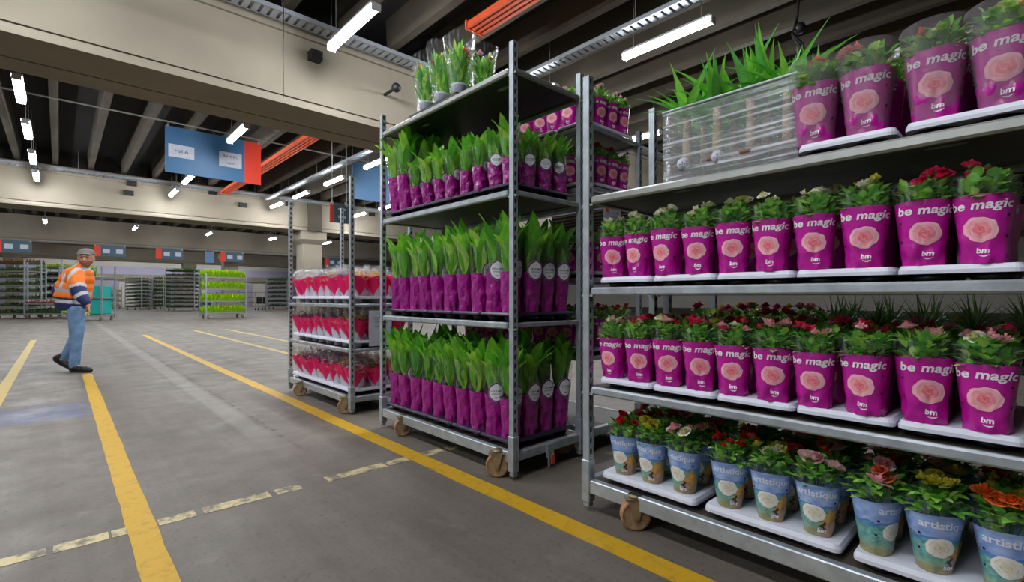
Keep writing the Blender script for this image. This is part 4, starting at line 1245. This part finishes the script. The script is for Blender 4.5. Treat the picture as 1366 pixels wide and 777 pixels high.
# ------------------------------------------------------------------ far trolleys
def slim_trolley(label, x, y, rz, ln, wd, H, zs, group='trolleys far down the hall', m='galv'):
    t = thing('plant_trolley', label, 'trolley', (x, y, 0), rz, group)
    for (px, py) in ((0, 0), (ln, 0), (0, wd), (ln, wd)):
        MB().box(px - .025, px + .025, py - .025, py + .025, .1, H).build('post', M[m], t)
        c = MB().tube((px * .86 + ln * .07 - .025, py * .8 + wd * .1, .07), (px * .86 + ln * .07 + .025, py * .8 + wd * .1, .07), .068, 12)
        c.box(px * .86 + ln * .07 - .03, px * .86 + ln * .07 + .03, py * .8 + wd * .1 - .03, py * .8 + wd * .1 + .03, .1, .18)
        c.build('caster', M['wheel'], t)
    for z in zs:
        MB().bbox(0, ln, 0, wd, z - .06, z, .008).build('shelf', M['alu'], t)
    return t
def fuzzy(w_, d, h, seed, cols, n, blade=(.08, .2), wdt=.02, dome=.02):
    rg = random.Random(seed); mb = MB()
    for k in range(n):
        x = rg.uniform(0, w_); y = rg.uniform(0, d); z = rg.uniform(0, h * .55); l = rg.uniform(*blade)
        a = rg.uniform(0, 6.28); el = rg.uniform(.8, 1.5)
        if z + l > h: z = max(0, h - l)
        add_leaf(mb, (x, y, z), (math.cos(a) * math.cos(el), math.sin(a) * math.cos(el), math.sin(el)), (math.cos(a), math.sin(a), .1), l, wdt, jit(rg.choice(cols), .2, rg), .1, .1, 2)
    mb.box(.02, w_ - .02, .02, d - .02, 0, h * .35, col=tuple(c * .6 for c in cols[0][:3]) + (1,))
    return mb.mesh('foliage', M['leaf'])
def fill(t, label, x, y, z, me, rz, cat='plants', name='plant_batch'):
    o = put(name, me, None, loc=(x, y, z), rot=(0, 0, rz)); tag(o, label, cat, 'plants on the far trolleys', 'stuff'); return o
LIME = [S(176, 224, 24), S(200, 236, 40), S(150, 204, 20)]
# lime grass trolley
gx, gy, gr = 4.95, 26.1, .28
LT = 1.86; WT = .6
slim_trolley('far trolley with four shelves of lime green grass', gx, gy, gr, LT, WT, 2.1, (.28, .83, 1.41, 1.96))
for i, z in enumerate((.28, .83, 1.41, 1.96)):
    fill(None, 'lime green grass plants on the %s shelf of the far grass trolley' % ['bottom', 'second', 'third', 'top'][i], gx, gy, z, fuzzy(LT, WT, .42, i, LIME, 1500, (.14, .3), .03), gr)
DK = [S(48, 84, 44), S(66, 104, 56), S(36, 66, 38)]; MIX = [S(84, 120, 60), S(120, 140, 80), S(58, 92, 50)]; BRN = [S(110, 84, 62), S(132, 104, 84)]; YEL = [S(176, 190, 80), S(120, 160, 60)]
def stack(label, x, y, rz, ln, wd, H, n, cols, topc=None, seed=0, h=None):
    zs = [.24 + (H - .3) * i / n for i in range(n)]
    slim_trolley(label, x, y, rz, ln, wd, H, zs)
    for i, z in enumerate(zs):
        hh = (H - .3) / n - .1
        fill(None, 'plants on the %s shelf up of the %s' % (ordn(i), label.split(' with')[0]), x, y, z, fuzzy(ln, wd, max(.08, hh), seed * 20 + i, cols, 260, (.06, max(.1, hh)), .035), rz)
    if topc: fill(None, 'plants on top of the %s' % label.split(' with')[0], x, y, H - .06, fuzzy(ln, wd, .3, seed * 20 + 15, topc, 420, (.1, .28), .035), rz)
R0 = -YAW
stack('tall trolley at the left edge with mixed plants', -2.25, 33.3, R0, 1.55, .9, 2.65, 7, MIX, [S(150, 96, 80), S(90, 120, 60)], 1)
stack('dark trolley behind the low flower cart with dark foliage', -.9, 34.9, R0, 1.2, .8, 2.55, 6, [S(58, 60, 50), S(74, 82, 56)], YEL, 2)
slim_trolley('low empty-topped cart with a row of small flowers', -1.2, 31.9, R0, 1.75, .8, 2.75, (.26, .72))
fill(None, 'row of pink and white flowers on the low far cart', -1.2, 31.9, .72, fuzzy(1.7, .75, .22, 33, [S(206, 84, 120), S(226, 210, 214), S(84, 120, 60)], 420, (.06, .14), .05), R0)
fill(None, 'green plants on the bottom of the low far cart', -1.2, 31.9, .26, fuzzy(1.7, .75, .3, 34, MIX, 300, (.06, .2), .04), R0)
tt = slim_trolley('far trolley behind the man carrying a teal box', .22, 28.3, R0, 1.5, .7, 2.35, (.26, 1.0, 1.9))
tbx = MB().bbox(.78, 1.40, .06, .64, .27, 1.5, .03); o = tbx.build('teal_box', M['teal'], None, loc=(.22, 28.3, 0), rot=(0, 0, R0)); tag(o, 'bright teal crate standing on the trolley behind the man', 'crate')
fill(None, 'pale green plants on top of the trolley behind the man', .22, 28.3, 1.9, fuzzy(.8, .6, .7, 35, [S(150, 190, 90), S(180, 206, 110)], 500, (.1, .3), .06), R0)
stack('far stacked trolley right of the man with dark trays', 3.75, 48.6, R0, 1.3, 1.0, 2.75, 9, DK, None, 4)
stack('far cream plant rack behind the man with pale crates', 2.2, 53.4, R0, 1.5, .8, 2.0, 4, [S(206, 196, 160), S(150, 150, 110)], None, 5)
stack('brown-leaved far trolley beside the dense green ones', 5.0, 53.2, R0, 1.0, .9, 2.8, 7, BRN, None, 6)
stack('slim green far trolley between brown and wrapped ones', 5.6, 49.5, R0, .9, .9, 2.9, 8, [S(88, 120, 56), S(70, 100, 46)], None, 7)
stack('film-wrapped dense green far trolley with dark plants', 5.75, 44.0, R0 + .25, 1.9, 1.3, 3.0, 9, DK, [S(70, 120, 50), S(96, 150, 60)], 8)
stack('green far trolley at the right beside the pink flower trolley', 12.75, 44.0, R0, 1.7, .9, 2.5, 6, DK, [S(90, 130, 70)], 9)
# small hand cart and dark bins near the back
c = thing('hand_cart', 'small grey hand cart standing right of the lime grass trolley', 'cart', (11.2, 41.7, 0), R0)
MB().box(0, .6, 0, .5, .3, .36).build('deck', M['galv'], c); MB().box(.1, .58, .05, .45, .5, 1.0).build('bin', M['dark'], c)
for (px, py) in ((.03, .03), (.57, .03), (.03, .47), (.57, .47)):
    MB().tube((px, py, .3), (px, py, 1.1), .02, 6).build('upright', M['galv'], c)
    MB().tube((px - .02, py, .09), (px + .02, py, .09), .09, 12).build('wheel', M['dark'], c)
b = thing('waste_bin', 'dark teal wheeled bin left of the lime grass trolley', 'bin', (8.4, 47.5, 0), R0)
MB().bbox(0, .75, 0, .6, .12, 1.25, .04).build('body', mat('bin_teal', S(44, 82, 88), .6), b); MB().bbox(-.03, .78, -.03, .63, 1.25, 1.34, .02).build('lid', mat('bin_lid', S(40, 70, 78), .6), b)
for px in (.1, .65): MB().tube((px - .03, .05, .07), (px + .03, .05, .07), .07, 10).build('wheel', M['dark'], b)
# railing before the far wall
r = thing('railing', 'grey steel railing in front of the far wall', 'railing', (11.5, 56.0, 0), 0)
for k in range(12): MB().tube((k * 1.2, 0, 0), (k * 1.2, 0, 1.9 if k == 5 else 1.5), .03, 6).build('railing_post', M['wall_dk'], r)
for z in (.5, 1.0, 1.5): MB().tube((0, 0, z), (13.2, 0, z), .025, 6).build('railing_bar', M['wall_dk'], r)

# ------------------------------------------------------------------ the walking man
def fuse(mb, voxel, smooth=6, fac=.5):
    """fuse overlapping shapes into one continuous surface; returns (verts, faces)"""
    me = bpy.data.meshes.new('fuse_tmp'); me.from_pydata(mb.v, [], mb.f)
    o = bpy.data.objects.new('fuse_tmp', me); COL.objects.link(o)
    m = o.modifiers.new('r', 'REMESH'); m.mode = 'VOXEL'; m.voxel_size = voxel
    s = o.modifiers.new('s', 'SMOOTH'); s.iterations = smooth; s.factor = fac
    dg = bpy.context.evaluated_depsgraph_get(); dg.update()
    e = bpy.data.meshes.new_from_object(o.evaluated_get(dg))
    vs = [tuple(v.co) for v in e.vertices]; fs = [tuple(p.vertices) for p in e.polygons]
    COL.objects.unlink(o); bpy.data.objects.remove(o); bpy.data.meshes.remove(me); bpy.data.meshes.remove(e)
    return vs, fs
def limb(mb, pts, n=12):
    """chain of (x, y, z, r) joints as tapered capsules"""
    for (a, b) in zip(pts[:-1], pts[1:]):
        mb.tube(a[:3], b[:3], a[3], n, b[3])
    for p in pts: mb.ball(p[:3], p[3], n, 8)
def ell(mb, c, r, n=16): mb.ball(c, 1.0, n, 12, sc=r)
MANX, MANY = .222, 8.75
man = thing('person', 'man in orange and navy high-visibility jacket, grey cap and jeans walking, looking back', 'person', (MANX, MANY, 0), -YAW)
fd = Vector((.50, -.866, -.06)).normalized(); sd = Vector((.866, .5, 0))
HC = Vector((.085, -.04, 1.525))
def hp(f, s, u): return tuple(HC + fd * f + sd * s + Vector((0, 0, u)))
bd = MB()
# head: skull, jaw, nose, ears, neck
for (f, s, u, r) in ((-.015, 0, .035, .088), (.02, 0, .02, .078), (.038, 0, -.05, .052), (.052, 0, -.078, .036), (.0, .0, -.02, .078)):
    ell(bd, hp(f, s, u), (r, r, r * 1.08))
ell(bd, hp(.098, 0, -.018), (.014, .014, .026)); ell(bd, hp(.106, 0, -.03), (.014, .014, .012))
ell(bd, hp(.082, 0, -.062), (.022, .022, .009)); ell(bd, hp(.078, 0, .028), (.04, .04, .012))
for q in (-1, 1):
    ell(bd, hp(-.005, q * .083, -.01), (.012, .012, .032)); ell(bd, hp(.052, q * .036, -.026), (.024, .024, .024))
limb(bd, [(.07, -.02, 1.47, .052), (.02, -.01, 1.38, .058), (-.03, 0, 1.30, .09)])
# trunk, arms, legs
limb(bd, [(-.04, 0, 1.30, .12), (-.09, 0, 1.1, .125), (-.11, 0, .94, .11), (-.085, 0, .86, .085)])
limb(bd, [(.03, -.14, 1.32, .06), (.14, -.20, 1.06, .045), (.235, -.20, .935, .032), (.258, -.205, .895, .03)])
limb(bd, [(-.17, .08, 1.30, .06), (-.38, .07, 1.09, .045), (-.34, .13, .93, .032), (-.33, .14, .89, .03)])
limb(bd, [(-.035, -.045, .82, .068), (-.02, -.06, .47, .048), (-.055, -.05, .10, .036), (.04, -.06, .035, .022)])
limb(bd, [(-.11, .045, .82, .068), (-.14, .05, .46, .048), (-.30, .06, .17, .034), (-.26, .055, .085, .02)])
# hands: palm, four fingers of different lengths, thumb
def hand(wx, wy, wz, dirx, dirz, side):
    d = Vector((dirx, -.05, dirz)).normalized(); sv = Vector((side * .75, -.6, 0)).normalized(); nv = d.cross(sv)
    w0 = Vector((wx, wy, wz))
    for q in (-.022, 0, .022): limb(bd, [(*(w0 + sv * q * .6), .015), (*(w0 + d * .07 + sv * q), .014)], 8)
    for i, (q, L) in enumerate(((-.030, .062), (-.010, .074), (.010, .07), (.030, .055))):
        a = w0 + d * .075 + sv * q; b = a + d * (L * .5) + nv * .008; c = b + d * (L * .45) + nv * .022
        limb(bd, [(*a, .0092), (*b, .0088), (*c, .0076)], 8)
    a = w0 + d * .02 + sv * -.034; b = a + d * .035 - sv * .014 + nv * .014; c = b + d * .028 + nv * .012
    limb(bd, [(*a, .012), (*b, .0105), (*c, .0085)], 8)
hand(.252, -.205, .905, .25, -1, 1); hand(-.33, .14, .90, .15, -1, -1)
bv, bf_ = fuse(bd, .0065, 5)
SK, SK2, HAIR, LIP = S(196, 140, 112), S(172, 116, 92), S(44, 34, 30), S(160, 86, 80)
def skin_col(p):
    v = Vector(p) - HC; f, s, u = v.dot(fd), v.dot(sd), v.z
    if p[2] > 1.38 and v.length < .2:
        for q in (-1, 1):
            if (s - q * .032) ** 2 / .013 ** 2 + (u - .006) ** 2 / .0065 ** 2 < 1 and f > .04: return S(40, 28, 26)
            if (s - q * .034) ** 2 / .02 ** 2 + (u - .026) ** 2 / .005 ** 2 < 1 and f > .04: return HAIR
        if s * s / .022 ** 2 + (u + .064) ** 2 / .006 ** 2 < 1 and f > .05: return LIP
        if u > -.03 and f < -.01 and not (abs(s) > .08 and abs(u + .01) < .035 and f > -.03): return HAIR
        if u < -.045 and f > -.01: return mix(SK2, HAIR, .35)
        return SK
    return SK
MB_ = MB(); MB_.add(bv, bf_, [skin_col(p) for p in bv], smooth=True)
MB_.build('body', mat('skin', attr=True, rough=.55), man)
# cap
cp = MB()
def capf(u, v):
    t = u * 2 * PI; p = v * PI / 2
    rr = .094 * math.cos(p * .98) * (1 + .02 * math.sin(t * 3)) 
    return hp(-.012 + rr * math.cos(t) * 1.08, rr * math.sin(t), .058 + .075 * math.sin(p) - .02 * math.cos(t) * 0)
cp.grid(28, 8, capf, wrap=True)
cp.grid(12, 3, lambda u, v: hp(.078 + .04 * v * math.cos((u - .5) * 2.4), (u - .5) * .15 * (1 - .15 * v), .064 - .016 * v + .008 * math.cos((u - .5) * 3)))
cp.grid(28, 2, lambda u, v: hp(-.012 + 1.08 * .096 * math.cos(u * 2 * PI), .096 * math.sin(u * 2 * PI), .046 + .02 * v), wrap=True)
cp.build('cap', mat('grey_cap', S(120, 118, 116), .9, 0, .2, 60), man)
# jacket: torso, collar, sleeves
jk = MB()
for (x, z, rx, ry, rz_) in ((-.125, .92, .215, .165, .13), (-.125, 1.02, .225, .175, .14), (-.105, 1.13, .225, .18, .16), (-.075, 1.24, .205, .175, .13), (-.05, 1.32, .175, .15, .10), (-.12, .86, .205, .155, .06)):
    ell(jk, (x, 0, z), (rx, ry, rz_))
limb(jk, [(-.01, -.01, 1.36, .10), (.03, -.015, 1.425, .068)])
limb(jk, [(.02, -.13, 1.31, .098), (.095, -.19, 1.17, .094), (.145, -.205, 1.05, .085), (.20, -.205, .975, .07), (.232, -.205, .935, .056)])
limb(jk, [(-.17, .08, 1.29, .095), (-.31, .07, 1.18, .088), (-.38, .07, 1.09, .082), (-.36, .11, .99, .068), (-.34, .13, .94, .055)])
jv, jf = fuse(jk, .0085, 18)
OR, NV, GR = S(244, 122, 22), S(30, 40, 92), S(196, 196, 200)
def jcol(p):
    x, y, z = p
    # right sleeve coordinate along shoulder-elbow-wrist
    def along(pts, p):
        best = None; acc = 0
        for a, b in zip(pts[:-1], pts[1:]):
            a = Vector(a); b = Vector(b); d = b - a; t = max(0, min(1, (Vector(p) - a).dot(d) / d.length_squared))
            dist = (Vector(p) - a - d * t).length; s = acc + t * d.length
            if best is None or dist < best[0]: best = (dist, s)
            acc += d.length
        return best
    R_ = along([(.02, -.13, 1.31), (.145, -.205, 1.05), (.232, -.205, .935)], p); L_ = along([(-.17, .08, 1.29), (-.38, .07, 1.09), (-.34, .13, .94)], p)
    for q in (R_, L_):
        if q[0] < .105 and q[1] > .12 and (q is R_ and x > .05 or q is L_ and x < -.27):
            s = q[1]
            if .185 < s < .235 or .315 < s < .36: return GR
            return OR if s < .19 else NV
    # slanted hem lines follow the leaning body
    zz = z + .10 * (x + .1)
    if zz < .862 + .0: pass
    if .925 < zz < .972 or 1.065 < zz < 1.112: return GR
    if zz < .995: return NV
    # two shoulder braces down the back
    for bx in (-.135, .01):
        if abs(x - bx - .32 * max(0, z - 1.16)) < .023 and z > 1.10: return GR
    return OR
jm = MB(); jm.add(jv, jf, [jcol(p) for p in jv], smooth=True)
jo = jm.build('jacket', mat('hi_vis_jacket', attr=True, rough=.6, bump=.35, bump_scale=9), man)
# vest hem showing under the jacket
vh = MB()
vh.grid(28, 3, lambda u, v: (-.10 + .165 * math.cos(u * 2 * PI), .125 * math.sin(u * 2 * PI), .795 + .05 * v - .04 * math.cos(u * 2 * PI)), wrap=True)
vh.build('vest_hem', mat('lime_vest', S(160, 232, 40), .6), man)
# jeans
jn = MB()
limb(jn, [(-.10, .03, .87, .115), (-.075, -.02, .84, .115)])
limb(jn, [(-.03, -.05, .83, .10), (-.015, -.06, .62, .082), (-.02, -.06, .46, .068), (-.045, -.055, .28, .062), (-.06, -.05, .085, .060)])
limb(jn, [(-.12, .05, .83, .10), (-.13, .05, .62, .08), (-.14, .05, .46, .066), (-.22, .055, .31, .06), (-.30, .06, .17, .056)])
nv_, nf = fuse(jn, .0095, 6)
j2 = MB(); j2.add(nv_, nf, [S(112, 146, 184)] * len(nv_), smooth=True)
j2.build('jeans', mat('blue_denim', attr=True, rough=.85, noise_amt=.3, noise_scale=9, bump=.4, bump_scale=14), man)
# shoes with soles
def shoe(ax, ay, heel, toe, lift):
    """heel and toe as (x, z) of the sole line"""
    h = Vector((heel[0], ay, heel[1])); t = Vector((toe[0], ay - .02, toe[1])); d = (t - h).normalized(); up = Vector((-d.z, 0, d.x)).normalized()
    L = (t - h).length
    sb = MB()
    for (q, r, e) in ((.14, .046, .05), (.3, .047, .06), (.5, .046, .047), (.7, .05, .04), (.88, .043, .034)):
        ell(sb, h + d * (L * q) + up * e, (r * 1.05, r, r * .85))
    limb(sb, [(*(h + d * (L * .2) + up * .06), .05), (ax, ay, lift, .058)])
    sv, sf = fuse(sb, .008, 4)
    sm = MB(); sm.add(sv, sf, smooth=True); so = sm.build('shoe', mat('black_leather', S(38, 33, 32), .5, 0, .2, 20), man)
    sole = MB(); n = 20; vs = []
    for zoff in (0, .026):
        for i in range(n):
            a = 2 * PI * i / n; q = .5 + .5 * math.cos(a) ; w_ = .046 * math.sin(a) * (1.0 + .12 * math.cos(a))
            vs.append(h + d * (L * q) + Vector((0, w_, 0)) + up * zoff)
    sole.add(vs, [tuple(range(n - 1, -1, -1)), tuple(range(n, 2 * n))] + [(i, (i + 1) % n, n + (i + 1) % n, n + i) for i in range(n)])
    sole.build('sole', M['dark'], so)
shoe(-.055, -.05, (-.125, .0), (.185, .0), .12)
shoe(-.285, .06, (-.455, .155), (-.16, .012), .21)
